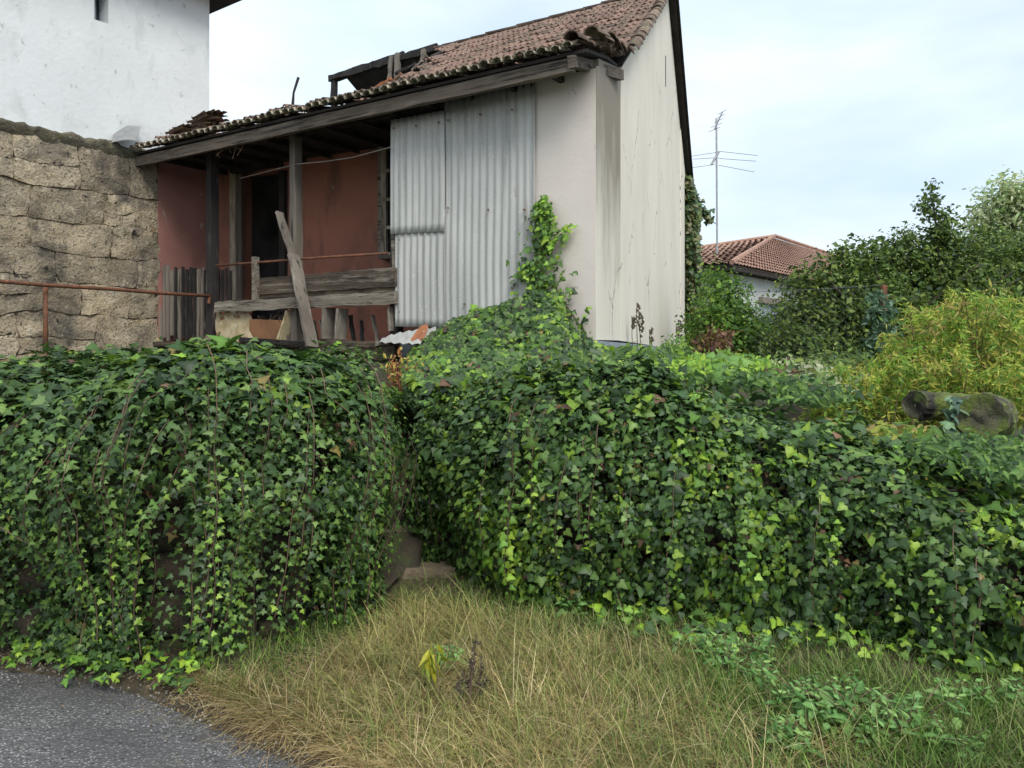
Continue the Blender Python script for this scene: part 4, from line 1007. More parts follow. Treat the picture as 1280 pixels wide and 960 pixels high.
# hanging strands
def strands(root, foot, prof, n, amp, seed, arange, lean, brange, szl, light, spacing=.030, out=(.02, .17), brend=(.0, .35), tm=None):
    stem = MB(); PP, NN, TT, SS, CC = [], [], [], [], []; hubs = R.uniform(*arange, 22)
    for k in range(n):
        a = R.uniform(*arange) if k % 3 else R.choice(hubs) + R.normal(0, .006); lean_k = lean * R.uniform(-.8, 2.6); b0 = R.uniform(*brange); b1 = R.uniform(*brend)
        nstep = int(max(4, (b0 - b1) * 26)); bb = np.linspace(b0, b1, nstep)
        drift = np.cumsum(R.normal(lean_k, .0075, nstep)) * .35
        aa = np.clip(a + drift, arange[0] - .06, .999)
        P, nn = ivy_surface(foot, prof, aa, bb, amp, seed)
        P = P + nn * (R.uniform(*out) + .03 * np.sin(np.linspace(0, 3, nstep))[:, None]) ; 
        if k % 2 == 0: stem.tube(P, .0028, 3, cap=False)
        L_ = np.concatenate([[0], np.cumsum(np.linalg.norm(np.diff(P, axis=0), axis=1))]); m_ = int(L_[-1] / spacing)
        if m_ < 2: continue
        s_ = np.linspace(0, L_[-1], m_); Q = np.stack([np.interp(s_, L_, P[:, i]) for i in range(3)], 1); nq = np.stack([np.interp(s_, L_, nn[:, i]) for i in range(3)], 1)
        side = np.where(np.arange(m_) % 2, 1, -1)[:, None] * np.array((.9, .2, 0)); f = (s_ / L_[-1])
        PP.append(Q + side * .012); NN.append(nq + np.array((0, 0, .55)) + R.normal(0, .3, (m_, 3))); TT.append(side + np.array((0, 0, -.55)) + R.normal(0, .25, (m_, 3)))
        SS.append(R.uniform(*szl, m_) * (1.1 - .35 * f)); c = pick(DARKS, m_)
        if R.rand() < light:
            w_ = np.clip((f - R.uniform(.2, .75)) * 3, 0, 1)[:, None] * R.uniform(.4, 1); c = c * (1 - w_) + pick(LIGHT, m_) * w_
        CC.append(c)
    leaves('strand_leaves', root, np.concatenate(PP), np.concatenate(NN), np.concatenate(TT), np.concatenate(SS), np.concatenate(CC), tm or IVY_L)
    stem.build('stems', M['vine'], root)['kind'] = 'stuff'
strands(ivl, foot_l, PROF_L, 250, .24, 60, (.30, .84), -.006, (.25, .62), (.021, .041), .46, brend=(.02, .34))
strands(ivr, foot_r, PROF_R, 60, .17, 40, (.05, .98), .0, (.3, .62), (.030, .054), .75, .038, brend=(.0, .3), tm=IVY_H)
# sprawl on the road edge and the verge
def ground_ivy(root, pts, n, sz, light, seed):
    PP = []
    for (px, py, r) in pts:
        Y = EYE * FPX / (py - HY); c = np.array(((px - CX) / FPX * Y, Y)); q = c + R.normal(0, r, (n, 2)); PP.append(q)
    q = np.concatenate(PP); z = np.maximum(verge_z(q[:, 0], q[:, 1]), .01) + R.uniform(.015, .09, len(q))
    P = np.concatenate([q, z[:, None]], 1); m_ = len(P)
    c = pick(LIGHT, m_); d = R.rand(m_) > light; c[d] = pick(DARKS, d.sum()) * 1.3
    leaves('ground_leaves', root, P, np.array((0, -.45, 1.0)) + R.normal(0, .35, (m_, 3)), R.normal(0, 1, (m_, 3)) * (1, 1, .1) + np.array((0, -.7, -.2)), R.uniform(*sz, m_), c, IVY_H if seed == 2 else IVY_L)
ground_ivy(ivl, [(30, 830, .05), (52, 812, .06), (90, 845, .06), (140, 855, .05), (200, 850, .06), (215, 862, .03), (120, 835, .1), (5, 800, .06), (250, 840, .05), (160, 830, .1), (60, 815, .1)], 26, (.025, .048), .5, 1)
ground_ivy(ivr, [(660, 765, .06), (900, 800, .10), (980, 815, .10), (1060, 825, .10), (1180, 845, .08), (1230, 855, .06), (880, 830, .07), (800, 790, .10), (1120, 815, .1), (1000, 790, .12)], 50, (.035, .062), .45, 2)

# -- ivy mound against the corrugated sheet and the vine climbing from it
ivm = thing('ivy', 'ivy mound heaped against the corrugated sheet and the front wall corner', 'ivy', (.2, 6.4, 1.3))
def mound(n, depth, szr, pl, seed, tm=IVY_H):
    px = R.uniform(497, 778, n); v_ = R.rand(n)
    px = np.maximum(px, 504 + 8 * (1 - v_))
    py = np.interp(px, [495, 512, 530, 560, 600, 640, 668, 700, 715, 728, 745, 780], [470, 448, 432, 412, 398, 388, 376, 382, 420, 432, 442, 446])
    Yw = np.array([F(x, 430, .06)[1] if x < 743 else G(x, 430, .06)[1] for x in px]); ztop = EYE + (HY - py) / FPX * Yw
    yf = np.interp(px, [495, 560, 640, 780], [5.7, 5.2, 5.1, 5.0])
    vv = v_; Y = yf + (Yw - yf) * vv; z = 1.24 + (ztop - 1.24) * np.clip(vv * 1.15, 0, 1) ** 1.7
    X = (px - CX) / FPX * Y
    P = np.stack([X, Y, z], 1); P[:, 2] += (vn(P, 2.6, seed) - .5) * .22 * (1 - vv) + R.uniform(*depth, n)
    nor = np.array((0, -.8, .8)) + R.normal(0, .4, (n, 3))
    leaves('leaves', ivm, P, nor, tips(n, nor), R.uniform(*szr, n), ivycol(n, pl, .03, P, seed), tm)
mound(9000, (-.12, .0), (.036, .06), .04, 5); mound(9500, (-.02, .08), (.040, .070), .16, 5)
mb = MB()
Pg = np.zeros((24, 8, 3))
for i, px in enumerate(np.linspace(528, 775, 24)):
    py = float(np.interp(px, [495, 512, 530, 560, 600, 640, 668, 700, 715, 728, 745, 780], [480, 458, 442, 426, 412, 402, 392, 396, 432, 440, 447, 450]))
    Yw = (F(px, 430, .05) if px < 743 else G(px, 430, .05))[1]; yf = float(np.interp(px, [495, 560, 640, 780], [5.8, 5.3, 5.2, 5.1])); zt = EYE + (HY - py) / FPX * Yw
    for j in range(8):
        v_ = j / 7; Y = yf + (Yw - yf) * v_; Pg[i, j] = ((px - CX) / FPX * Y, Y, 1.06 + (zt - 1.12) * v_ ** 1.7)
mb.grid(Pg); mb.build('bulk', M['earth'], ivm, smooth=True)
vine = thing('climbing_ivy', 'light green ivy climbing the wall between corrugated sheet and front panel', 'ivy', F(682, 420, .05))
PP, NN, TT, SS, CC = [], [], [], [], []; stem = MB()
def climb(pts, n, spread, sz, lf, o=.05, w_=(1, 1)):
    pts = np.array(pts, float); L_ = np.linspace(0, 1, len(pts)); s_ = np.sort(R.rand(n))
    px = np.interp(s_, L_, pts[:, 0]) + R.normal(0, 1, n) * spread * np.interp(s_, [0, 1], w_); py = np.interp(s_, L_, pts[:, 1]) + R.normal(0, 1, n) * 3
    P = np.array([F(a, b, o + R.uniform(0, .09)) for a, b in zip(px, py)]); PP.append(P)
    NN.append(np.tile((FN[0], FN[1], .5), (n, 1)) + R.normal(0, .4, (n, 3))); TT.append(tips(n, P, .7)); SS.append(R.uniform(*sz, n))
    c = pick(DARKS, n) * 1.35; m_ = R.rand(n) < (lf * (.4 + .9 * s_)); c[m_] = pick(LIGHT, m_.sum()); CC.append(c)
    stem.tube([F(a, b, o) for a, b in pts], .006, 5)
climb([(684, 405), (678, 370), (676, 330), (680, 290), (679, 262), (680, 250)], 760, 9, (.034, .062), .42, w_=(2.5, .22))
climb([(690, 400), (668, 350), (657, 330), (655, 345)], 90, 6, (.04, .065), .5)
climb([(676, 330), (690, 300), (703, 292), (711, 281)], 55, 4, (.035, .055), .95)
climb([(688, 345), (700, 372), (715, 392), (728, 412), (738, 428)], 60, 2, (.03, .045), .2)
climb([(700, 425), (735, 428), (752, 438)], 90, 7, (.04, .07), .8)
climb([(684, 385), (640, 392), (600, 400), (594, 384)], 90, 7, (.04, .07), .5, .1)
leaves('leaves', vine, np.concatenate(PP), np.concatenate(NN), np.concatenate(TT), np.concatenate(SS), np.concatenate(CC), IVY_H)
stem.build('stems', M['vine'], vine)['kind'] = 'stuff'

# -- red-stemmed shrub with yellow leaves in the gap
rs = thing('red_stemmed_shrub', 'small red-stemmed shrub with yellow leaves under the bent sheet in the gap', 'shrub', at(492, 520, 6.0))
sm = MB(); PP = []
for k in range(9):
    b_ = at(490 + R.uniform(-4, 6), 505, 6.1); e_ = at(485 + R.uniform(-14, 38), 440 + R.uniform(0, 18), 6.1 + R.uniform(-.1, .1)); md_ = (b_ + e_) / 2 + R.normal(0, .03, 3)
    sm.tube([b_, md_, e_], [.008, .006, .003], 5)
    for s_ in np.linspace(.5, 1, 16): PP.append(md_ + (e_ - md_) * (s_ * 2 - 1) + R.normal(0, .035, 3))
sm.build('stems', M['redstem'], rs)
P = np.array(PP); n = len(P); c = pick(np.array([(.42, .34, .05), (.50, .38, .10), (.30, .32, .05), (.38, .16, .05)]), n)
leaves('leaves', rs, P, np.array((0, -.6, .7)) + R.normal(0, .5, (n, 3)), R.normal(0, 1, (n, 3)), R.uniform(.03, .05, n), c, OVAL, M['soft'])

# ------------------------------------------------------------------ trees and shrubs
def crown(root, blobs, n, sz, pal, tm=DIAM, clump=.10, per=14, seed=0, up=.5, squash=1.0, name='crown', shell=.45, Yj=1.0, mat=None):
    rr2 = np.random.RandomState(seed + 50)
    wts = np.array([b[2] ** 2 for b in blobs], float); wts /= wts.sum(); nt_ = max(1, n // per); bi = rr2.choice(len(blobs), nt_, p=wts)
    cen = np.array([at(b[0], b[1], b[3]) for b in blobs]); rad_ = np.array([b[2] / FPX * b[3] for b in blobs])
    u = nrm(rr2.normal(0, 1, (nt_, 3))); r_ = rr2.rand(nt_) ** shell
    T_ = cen[bi] + u * (r_ * rad_[bi])[:, None] * np.array((1, Yj, squash)); T_ += (vn(T_ * 1.0, 2.2, seed)[:, None] - .5) * .3 * rad_[bi][:, None]
    P = np.repeat(T_, per, 0) + rr2.normal(0, clump, (nt_ * per, 3)) * (1, 1, .7)
    outw = np.repeat(u, per, 0); m_ = len(P)
    nor = outw * .7 + np.array((0, 0, up)) + rr2.normal(0, .55, (m_, 3)); tip_ = outw + rr2.normal(0, .8, (m_, 3)) + np.array((0, 0, -.4))
    c = pal[rr2.randint(0, len(pal), m_)] * rr2.uniform(.75, 1.25, (m_, 1)) * np.repeat(rr2.uniform(.7, 1.3, (nt_, 1)), per, 0)
    return leaves(name, root, P, nor, tip_, rr2.uniform(*sz, m_), c, tm, mat or M['soft'], rib=.1), T_
def limbs(root, base, targets, r0, seed=0, trunk_h=None, mat=None):
    rr2 = np.random.RandomState(seed); base = np.array(base, float); tg = np.array(targets); c = tg.mean(0)
    fork = base + (c - base) * .45; fork[2] = base[2] + (c[2] - base[2]) * .5
    tr = MB(); tr.tube([base, base + (fork - base) * .5 + rr2.normal(0, .04, 3), fork], [r0, r0 * .8, r0 * .65], 9); tr.build('trunk', mat or M['bark'], root, smooth=True)
    lm = MB()
    for q in tg:
        m1 = fork + (q - fork) * .5 + rr2.normal(0, .12, 3) ; lm.tube([fork, m1, q], [r0 * .5, r0 * .28, r0 * .08], 5)
    lm.build('branches', mat or M['bark'], root, smooth=True)
def A_(*r): return np.array(r, float)
EV = 1.1 * A_((.075, .130, .030), (.105, .175, .034), (.145, .22, .040), (.20, .27, .05), (.045, .080, .026))
t1 = thing('evergreen_tree', 'broad dark evergreen tree behind the yellow-green shrub at the right', 'tree', (4.9, 11.3, 1.0))
bl = [(1040, 372, 52, 11), (1008, 418, 38, 10.6), (1090, 345, 48, 11.3), (1150, 335, 50, 11.5), (1205, 345, 48, 11.5), (1255, 365, 48, 11.5), (1140, 395, 60, 11.3), (1060, 430, 50, 10.8), (1220, 405, 60, 11.3), (1290, 420, 60, 11.3), (1000, 450, 36, 10.4), (1290, 345, 50, 11.6), (1120, 320, 30, 11.3), (1075, 325, 22, 11.2), (1235, 315, 34, 11.7), (1020, 372, 44, 10.8), (1100, 385, 46, 10.6), (1200, 375, 50, 11), (985, 430, 24, 10.4), (1110, 440, 55, 11), (1060, 345, 26, 11), (1180, 310, 24, 11.5)]
_, T_ = crown(t1, bl, 52000, (.055, .09), EV, clump=.12, seed=1)
limbs(t1, (4.9, 11.3, .9), T_[::60], .13, 1)
sp = thing('sapling', 'dark sapling spire poking up above the evergreen tree', 'tree', at(1168, 330, 11.2))
bl = [(1163, 232, 7, 11.2), (1160, 248, 10, 11.2), (1168, 262, 16, 11.2), (1175, 280, 20, 11.2), (1190, 272, 8, 11.2), (1156, 258, 8, 11.2), (1178, 300, 22, 11.2)]
_, T_ = crown(sp, bl, 1500, (.05, .08), EV * A_(1, 1, 1.2), clump=.045, per=8, seed=2, shell=.6); mb = MB(); mb.tube([at(1178, 390, 11.2), at(1172, 300, 11.2), at(1163, 228, 11.2)], [.03, .02, .006], 5); mb.build('trunk', M['bark'], sp)
sp2 = thing('sapling', 'small tuft of twigs rising from the left shoulder of the evergreen tree', 'tree', at(1050, 340, 11.0))
crown(sp2, [(1050, 316, 9, 11), (1058, 322, 10, 11), (1134, 293, 9, 11.2), (1100, 312, 8, 11.1)], 420, (.045, .07), EV, clump=.05, per=8, seed=22); mb = MB(); mb.tube([at(1055, 350, 11), at(1052, 312, 11)], .01, 4); mb.build('trunk', M['bark'], sp2)
t2 = thing('pale_leaved_tree', 'pale variegated tree rising at the right edge of the photo', 'tree', (9.4, 13.6, .9))
PALE = A_((.54, .60, .30), (.42, .52, .24), (.64, .66, .42), (.22, .34, .12), (.34, .45, .20))
_, T_ = crown(t2, [(1228, 275, 22, 13.5), (1255, 240, 26, 13.5), (1262, 268, 42, 13.5), (1238, 300, 26, 13.5), (1300, 270, 60, 13.6), (1276, 320, 50, 13.5), (1330, 330, 60, 13.6), (1252, 352, 36, 13.3)], 12000, (.07, .12), PALE, OVAL, clump=.12, per=10, seed=3)
limbs(t2, (9.4, 13.6, .8), T_[::50], .12, 3)
t3 = thing('round_shrub', 'bright green shrub between the gable corner and the far red-roofed house', 'shrub', (3.7, 12.5, 1.2))
GR = A_((.12, .25, .035), (.17, .31, .045), (.07, .16, .03), (.24, .36, .05), (.10, .20, .04))
_, T_ = crown(t3, [(908, 372, 34, 12.5), (895, 405, 40, 12.3), (930, 415, 40, 12.3), (948, 440, 34, 12.0), (905, 440, 45, 12), (975, 458, 22, 11.5), (893, 350, 18, 12.6)], 12500, (.055, .09), GR, clump=.10, seed=4)
limbs(t3, (3.6, 12.5, 1.1), T_[::45], .06, 4)
t3b = thing('round_shrub', 'dull bluish bush in front of the window of the far house', 'shrub', (5.6, 15.5, 1.0))
crown(t3b, [(965, 405, 18, 15.5), (950, 425, 20, 15.5), (978, 425, 22, 15.5), (985, 385, 14, 15.5)], 2400, (.07, .10), A_((.10, .17, .10), (.15, .22, .13), (.07, .12, .07)), clump=.11, seed=5)
t4 = thing('glaucous_sapling', 'slender sapling with blue-green upright leaves before the dark tree', 'tree', at(1100, 470, 8.3))
_, T_ = crown(t4, [(1099, 372, 9, 8.3), (1098, 390, 14, 8.3), (1102, 412, 18, 8.3), (1098, 436, 20, 8.3), (1104, 458, 18, 8.3)], 900, (.06, .10), A_((.13, .22, .13), (.18, .28, .18), (.08, .15, .08)), OVAL, clump=.04, per=7, seed=6, shell=.6)
mb = MB(); mb.tube([at(1100, 490, 8.3), at(1099, 366, 8.3)], [.016, .005], 5); mb.build('trunk', M['bark'], t4)
# arching yellow-green shrub
ys = thing('arching_shrub', 'yellow-green shrub of arching narrow-leaved stems above the mossy log', 'shrub', (3.7, 6.7, .9))
YG = A_((.30, .42, .045), (.40, .47, .06), (.20, .36, .04), (.48, .46, .08), (.16, .30, .04), (.42, .32, .10))
sm = MB(); PP, TT, GB = [], [], []
def arch(n, pxr, top, Yr, base_py):
    for k in range(n):
        Y = R.uniform(*Yr); px = R.uniform(*pxr); ty = top(px) + abs(R.normal(0, 1)) * 42
        b_ = at(px + R.uniform(-35, 35), base_py, Y); e1_ = at(px + R.uniform(-14, 14), ty, Y); e2_ = e1_ + np.array((R.uniform(-.28, .28), R.uniform(-.25, .1), -R.uniform(.03, .22)))
        c = [b_, b_ + (e1_ - b_) * .55 + R.normal(0, .02, 3), e1_, e2_]
        tt_ = np.linspace(0, 1, 10); Bz = np.array([((1 - t) ** 3) * c[0] + 3 * (1 - t) ** 2 * t * c[1] + 3 * (1 - t) * t * t * (c[2] + (c[2] - c[1]) * .3) + t ** 3 * c[3] for t in tt_])
        if k % 2 == 0: sm.tube(Bz[::3], [.005, .004, .003, .001], 3, cap=False)
        m_ = 84; s_ = R.uniform(.22, 1, m_); Q = np.stack([np.interp(s_, tt_, Bz[:, i]) for i in range(3)], 1)
        PP.append(Q + R.normal(0, .012, (m_, 3))); TT.append(np.stack([R.normal(0, .6, m_), R.normal(-.2, .4, m_), R.uniform(-1.0, .7, m_)], 1)); GB.append(np.full(m_, R.rand()))
arch(190, (1118, 1330), lambda x: float(np.interp(x, [1118, 1150, 1215, 1250, 1330], [410, 372, 355, 366, 385])), (6.2, 7.2), 520)
arch(170, (1018, 1290), lambda x: float(np.interp(x, [1018, 1050, 1085, 1170, 1290], [490, 452, 440, 425, 430])), (5.8, 6.5), 560)
arch(16, (1115, 1128), lambda x: 402, (6.5, 6.9), 520)
sm.build('stems', M['vine'], ys)['kind'] = 'stuff'
P = np.concatenate(PP); n = len(P); g_ = np.concatenate(GB)
c = YG[(np.clip(g_ * 4, 0, 3).astype(int) + R.randint(0, 3, n)) % 6] * R.uniform(.75, 1.2, (n, 1))
leaves('leaves', ys, P, np.array((0, -.5, .6)) + R.normal(0, .5, (n, 3)), np.concatenate(TT), R.uniform(.042, .075, n), c, LANCE, M['soft'], rib=.1)
# ivy on the far corner of the gable
ic = thing('climbing_ivy', 'ragged ivy column climbing the rear corner of the gable wall', 'ivy', Gw(10.7, .1, 1.2))
PP = []
for k in range(3600):
    f = R.rand() ** .8; py = 455 - 235 * f; wdt = np.interp(py, [220, 260, 300, 380, 455], [3, 9, 8, 13, 24])
    px = np.interp(py, [220, 260, 300, 455], [858, 864, 864, 870]) + R.uniform(-.55, 1) * wdt; PP.append(at(px, py, 16.9 + R.uniform(-.4, .4)))
P = np.array(PP); n = len(P)
for px, py in ((872, 252), (878, 262), (883, 268), (886, 275)):
    q = at(px, py, 16.9) + R.normal(0, .05, (16, 3)); P = np.concatenate([P, q])
n = len(P); c = pick(A_((.04, .09, .03), (.07, .13, .04), (.13, .17, .06), (.20, .20, .09)), n); lowm = (P[:, 2] < 2.3) & (R.rand(n) < .45); c[lowm] = pick(BROWN, lowm.sum())
leaves('leaves', ic, P, np.array((.3, -.8, .4)) + R.normal(0, .5, (n, 3)), tips(n, P, .8), R.uniform(.09, .15, n), c, IVY_H)
mb = MB(); mb.tube([at(868, 455, 16.8), at(864, 350, 16.8), at(860, 240, 16.8)], [.06, .05, .02], 6); mb.build('stems', M['vine'], ic)
# dead brown leaves by the corner
dl = thing('dead_creeper', 'clump of dead brown creeper leaves at the foot of the bright green shrub', 'dead leaves', at(893, 455, 10))
P = np.array([at(R.normal(892, 11), R.normal(432, 9), 10 + R.normal(0, .15)) for k in range(420)]); n = len(P)
leaves('leaves', dl, P, R.normal(0, 1, (n, 3)) + (0, -.5, .3), R.normal(0, 1, (n, 3)) + (0, 0, -.8), R.uniform(.06, .12, n), pick(BROWN, n), OVAL, M['soft'])
# low undergrowth on the terrace between wall top, gable foot and fence
ug = MB()
PP = []; CC = []
for (px, py, rx_, ry_, Y, pal, k) in ((800, 446, 36, 10, 8, GR, 900), (845, 440, 14, 16, 9.5, GR, 500), (905, 455, 40, 10, 7, GR, 1400), (960, 470, 45, 10, 7.2, BROWN * .8, 900), (990, 462, 40, 10, 8.2, PALE, 900), (1040, 478, 40, 12, 6.6, PALE * .7, 800), (880, 462, 60, 12, 6.0, LIGHT, 900), (770, 452, 30, 9, 7.2, DARKS, 700), (1050, 460, 60, 16, 8.0, EV, 1200), (930, 475, 60, 8, 5.6, DARKS * 1.3, 900), (1010, 495, 50, 10, 5.4, DARKS * 1.3, 800), (1190, 565, 90, 16, 4.7, DARKS * 1.3, 2600), (1255, 585, 30, 12, 4.3, DARKS * 1.3, 900), (1120, 545, 60, 10, 5.0, YG * .7, 900), (830, 452, 50, 8, 7.5, DARKS * 1.2, 1500), (1150, 470, 120, 40, 8.6, EV, 2500)):
    px_ = R.normal(px, rx_ * .6, k); py_ = R.normal(py, ry_ * .6, k); Yj = Y + R.normal(0, .35, k)
    PP.append(np.stack([(px_ - CX) / FPX * Yj, Yj, EYE + (HY - py_) / FPX * Yj], 1)); CC.append(pick(pal, k))
P = np.concatenate(PP); n = len(P)
P[:, 2] = np.maximum(P[:, 2], garden_z(P[:, 0], P[:, 1]) + .02)
o = leaves('undergrowth', None, P, np.array((0, -.6, .8)) + R.normal(0, .5, (n, 3)), R.normal(0, 1, (n, 3)), R.uniform(.035, .075, n), np.concatenate(CC), OVAL, M['soft'])
tag(o, 'low mixed undergrowth on the terrace behind the ivy wall', 'undergrowth')
# big squash-like leaves on the wall top
bp = thing('broad_leaved_weed', 'broad pale green leaves standing on the ivy wall below the gable corner', 'plant', at(905, 470, 5.6))
P = np.array([at(px, py, 5.5 + R.uniform(-.2, .2)) for px, py in ((905, 447), (918, 452), (897, 455), (880, 461), (925, 448), (890, 447), (868, 463), (936, 455), (912, 462), (850, 466), (830, 468), (902, 470))]); n = len(P)
leaves('leaves', bp, P, np.array((0, -.5, .9)) + R.normal(0, .3, (n, 3)), R.normal(0, 1, (n, 3)) + (0, -.5, -.4), R.uniform(.10, .15, n), pick(A_((.16, .30, .07), (.20, .34, .08)), n), IVY_H, M['soft'])
mb = MB()
for q in P: mb.tube([(q[0], q[1] + .1, 1.2), q], .003, 4)
mb.build('stems', M['vine'], bp)['kind'] = 'stuff'
# dry dock stems against the gable
ds_ = thing('dry_weed', 'dry brown seed stalks standing against the foot of the gable wall', 'plant', at(800, 445, 8.6))
for (px, top, b_) in ((797, 378, 440), (801, 392, 445), (791, 400, 440), (813, 412, 442), (849, 402, 440), (846, 408, 445), (774, 408, 440)):
    mb = MB(); Y = 8.6 if px < 830 else 12
    mb.tube([at(px, b_, Y), at(px - 1, (b_ + top) / 2, Y), at(px - 1, top, Y)], [.006, .005, .003], 4)
    for k in range(14):
        q = at(px + R.uniform(-2, 2), top + R.uniform(0, (b_ - top) * .6), Y); mb.add([q, q + (.03, 0, .02), q + (.0, .02, .05)], [(0, 1, 2)])
    mb.build('stalk', M['bark'], ds_)

# ------------------------------------------------------------------ logs
def logm(name, a, b, r, label, seed):
    a = np.array(a); b = np.array(b); d = nrm(b - a); x = nrm(np.cross(d, (0, 0, 1))); y = np.cross(x, d); n, k = 34, 34; Pg = np.zeros((n, k + 1, 3))
    for i in range(n):
        for j in range(k + 1):
            an = 2 * math.pi * j / k; rr_ = r * (1 + .45 * (vn(np.array([[math.cos(an) * 1.2, math.sin(an) * 1.2, i * .17]]), 1.6, seed, 2)[0] - .5) + .22 * (vn(np.array([[math.cos(an) * 5, math.sin(an) * 5, i * .10]]), 1.6, seed + 7, 3)[0] - .5)) * (1 - .04 * i / n)
            e = .97 if i in (0, n - 1) else 1
            Pg[i, j] = a + (b - a) * i / (n - 1) + rr_ * e * (math.cos(an) * x + math.sin(an) * y)
    mb = MB(); mb.grid(Pg); 
    for e_, sg in ((0, 1), (-1, -1)):
        c_ = Pg[e_, :-1].mean(0); rings = []
        for q_ in (1, .85, .6, .3, .02): rings.append(c_ + (Pg[e_] - c_) * q_ + sg * d * .02 * (1 - q_) * 3 * (vn((c_ + (Pg[e_] - c_) * q_) , 14, seed)[:, None] - .2))
        mb.grid(np.array(rings))
    return tag(mb.build(name, M['logw'], smooth=False), label, 'log')
logm('fallen_log', at(1143, 506, 5.1), at(1222, 510, 5.35), .095, 'mossy grey log lying under the yellow-green shrub, left of the two', 2)
logm('fallen_log', at(1226, 521, 4.75), at(1244, 520, 5.4), .145, 'thicker dark mossy log end at the right, ivy leaves at its left side', 4)
iv3 = thing('ivy_sprig', 'bluish ivy sprig growing between the two mossy logs', 'ivy', at(1195, 560, 4.9))
P = np.array([at(R.normal(1196, 8), R.uniform(495, 560), 4.9 + R.normal(0, .05)) for k in range(110)]); n = len(P)
leaves('leaves', iv3, P, np.array((0, -.8, .5)) + R.normal(0, .4, (n, 3)), tips(n, P), R.uniform(.04, .075, n), pick(A_((.10, .17, .12), (.06, .12, .06), (.15, .25, .12)), n), IVY_L)

# ------------------------------------------------------------------ chain-link fence
fc = thing('chain_link_fence', 'sagging grey chain-link fence before the dark tree and far house', 'fence', at(1015, 470, 8.6))
mb = MB(); x0, x1, z0_, z1_ = at(925, 0, 8.8)[0], at(1105, 0, 8.4)[0], 1.12, EYE + (HY - 362) / FPX * 8.7
def fp(x, z): return (x, 8.8 - .4 * (x - x0) / (x1 - x0) + .03 * math.sin(x * 3), z + .03 * math.sin(x * 2))
H_ = z1_ - z0_; x = x0 - H_
while x < x1:
    for sg in (1, -1):
        pts = []
        for f in np.linspace(0, 1, 6):
            xx = x + H_ * f if sg == 1 else x + H_ * (1 - f)
            if x0 <= xx <= x1: pts.append(fp(xx, z0_ + H_ * f))
        if len(pts) > 1: mb.tube(pts, .0009, 3, cap=False)
    x += .095
mb.build('wire_mesh', M['wire'], fc)
mb = MB(); mb.tube([fp(x0, z1_), fp((x0 + x1) / 2, z1_ - .02), fp(x1, z1_)], .003, 4); mb.build('top_wire', M['wire'], fc)
mb = MB(); q = at(1000, 466, 8.0); mb.beam((q[0], q[1], .9), q, .07, .07, up=(0, 1, 0)); mb.build('stake', M['greyboard'], fc)
mb = MB(); mb.beam((x1, 8.4, .8), (x1, 8.4, z1_ + .03), .05, .05, up=(0, 1, 0)); mb.build('post', M['rust'], fc)

# ------------------------------------------------------------------ far house and antenna
fh = thing('far_house', 'distant pale house with red clay hipped roof beyond the garden', 'house', (5.51, 20, 0))
gd = v2(.613, .79); hd = v2(-.79, .613); Nn = v2(5.51, 20); zE = 3.567; zA = 6.14
def fq(a, b, z): q = Nn + gd * a + hd * b; return np.array((q[0], q[1], z))
def roofplane(e0, e1, r0, r1, nrows, ncols, mat, name):
    """tiled plane: stepped, corrugated rows between eave e0-e1 and ridge r0-r1"""
    mb = MB(); e0, e1, r0, r1 = map(np.array, (e0, e1, r0, r1)); nn = nrm(np.cross(e1 - e0, r0 - e0 if np.linalg.norm(r0 - e0) > .1 else r1 - e0)); nn = nn * np.sign(nn[2])
    for i in range(nrows):
        f0, f1 = i / nrows, (i + 1.12) / nrows; A0, A1 = e0 + (r0 - e0) * f0, e1 + (r1 - e1) * f0; B0_, B1_ = e0 + (r0 - e0) * min(f1, 1), e1 + (r1 - e1) * min(f1, 1)
        n = max(2, int(np.linalg.norm(A1 - A0) / .11)); Pg = np.zeros((n + 1, 2, 3))
        for k in range(n + 1):
            q = k / n; hgt = .04 * (k % 2) + R.uniform(-.008, .008)
            Pg[k, 0] = A0 + (A1 - A0) * q + nn * (hgt + .035); Pg[k, 1] = B0_ + (B1_ - B0_) * q + nn * hgt
        mb.grid(Pg)
    ob = mb.build(name, mat, fh, flip=True)
    dk_ = MB(); o_ = nn * -.02; dk_.add([e0 + o_, e1 + o_, r1 + o_, r0 + o_], [(0, 1, 2, 3)]); dk_.build('roof_underlay', M['fartile'], fh); return ob
M['fartile'] = surf('far_clay_tile', (.40, .235, .165), (.31, .175, .125), 2.5, I3, [((.52, .33, .24), 4, .56, .1, I3), ((.20, .13, .10), 5, .62, .06, I3)], .9, .2, 10)
ov = .35
roofplane(fq(-ov, -ov, zE), fq(28, -ov, zE), fq(14, 3.5, zA), fq(28, 3.5, zA), 18, 0, M['fartile'], 'roof_front')
roofplane(fq(-ov, 7.35, zE), fq(-ov, -ov, zE), fq(14, 3.5, zA), fq(14, 3.5, zA), 40, 0, M['fartile'], 'roof_end')
mb = MB(); mb.tube([fq(-ov, -ov, zE + .06), fq(14, 3.5, zA + .08)], .07, 6); mb.tube([fq(-ov, 7.35, zE + .06), fq(14, 3.5, zA + .08)], .07, 6); mb.tube([fq(14, 3.5, zA + .08), fq(28, 3.5, zA + .08)], .08, 6); mb.build('ridge_tiles', M['fartile'], fh)
mb = MB(); mb.beam(fq(-.3, -.30, zE - .05), fq(27, -.30, zE - .05), .16, .05); mb.beam(fq(-.30, -.3, zE - .05), fq(-.30, 7.2, zE - .05), .16, .05); mb.build('fascia', M['dark'], fh)
mb = MB(); mb.prism([fq(0, 0, 0), fq(27, 0, 0), fq(27, 7, 0), fq(0, 7, 0)], [fq(0, 0, zE - .14), fq(27, 0, zE - .14), fq(27, 7, zE - .14), fq(0, 7, zE - .14)]); mb.build('wall', M['farwall'], fh)
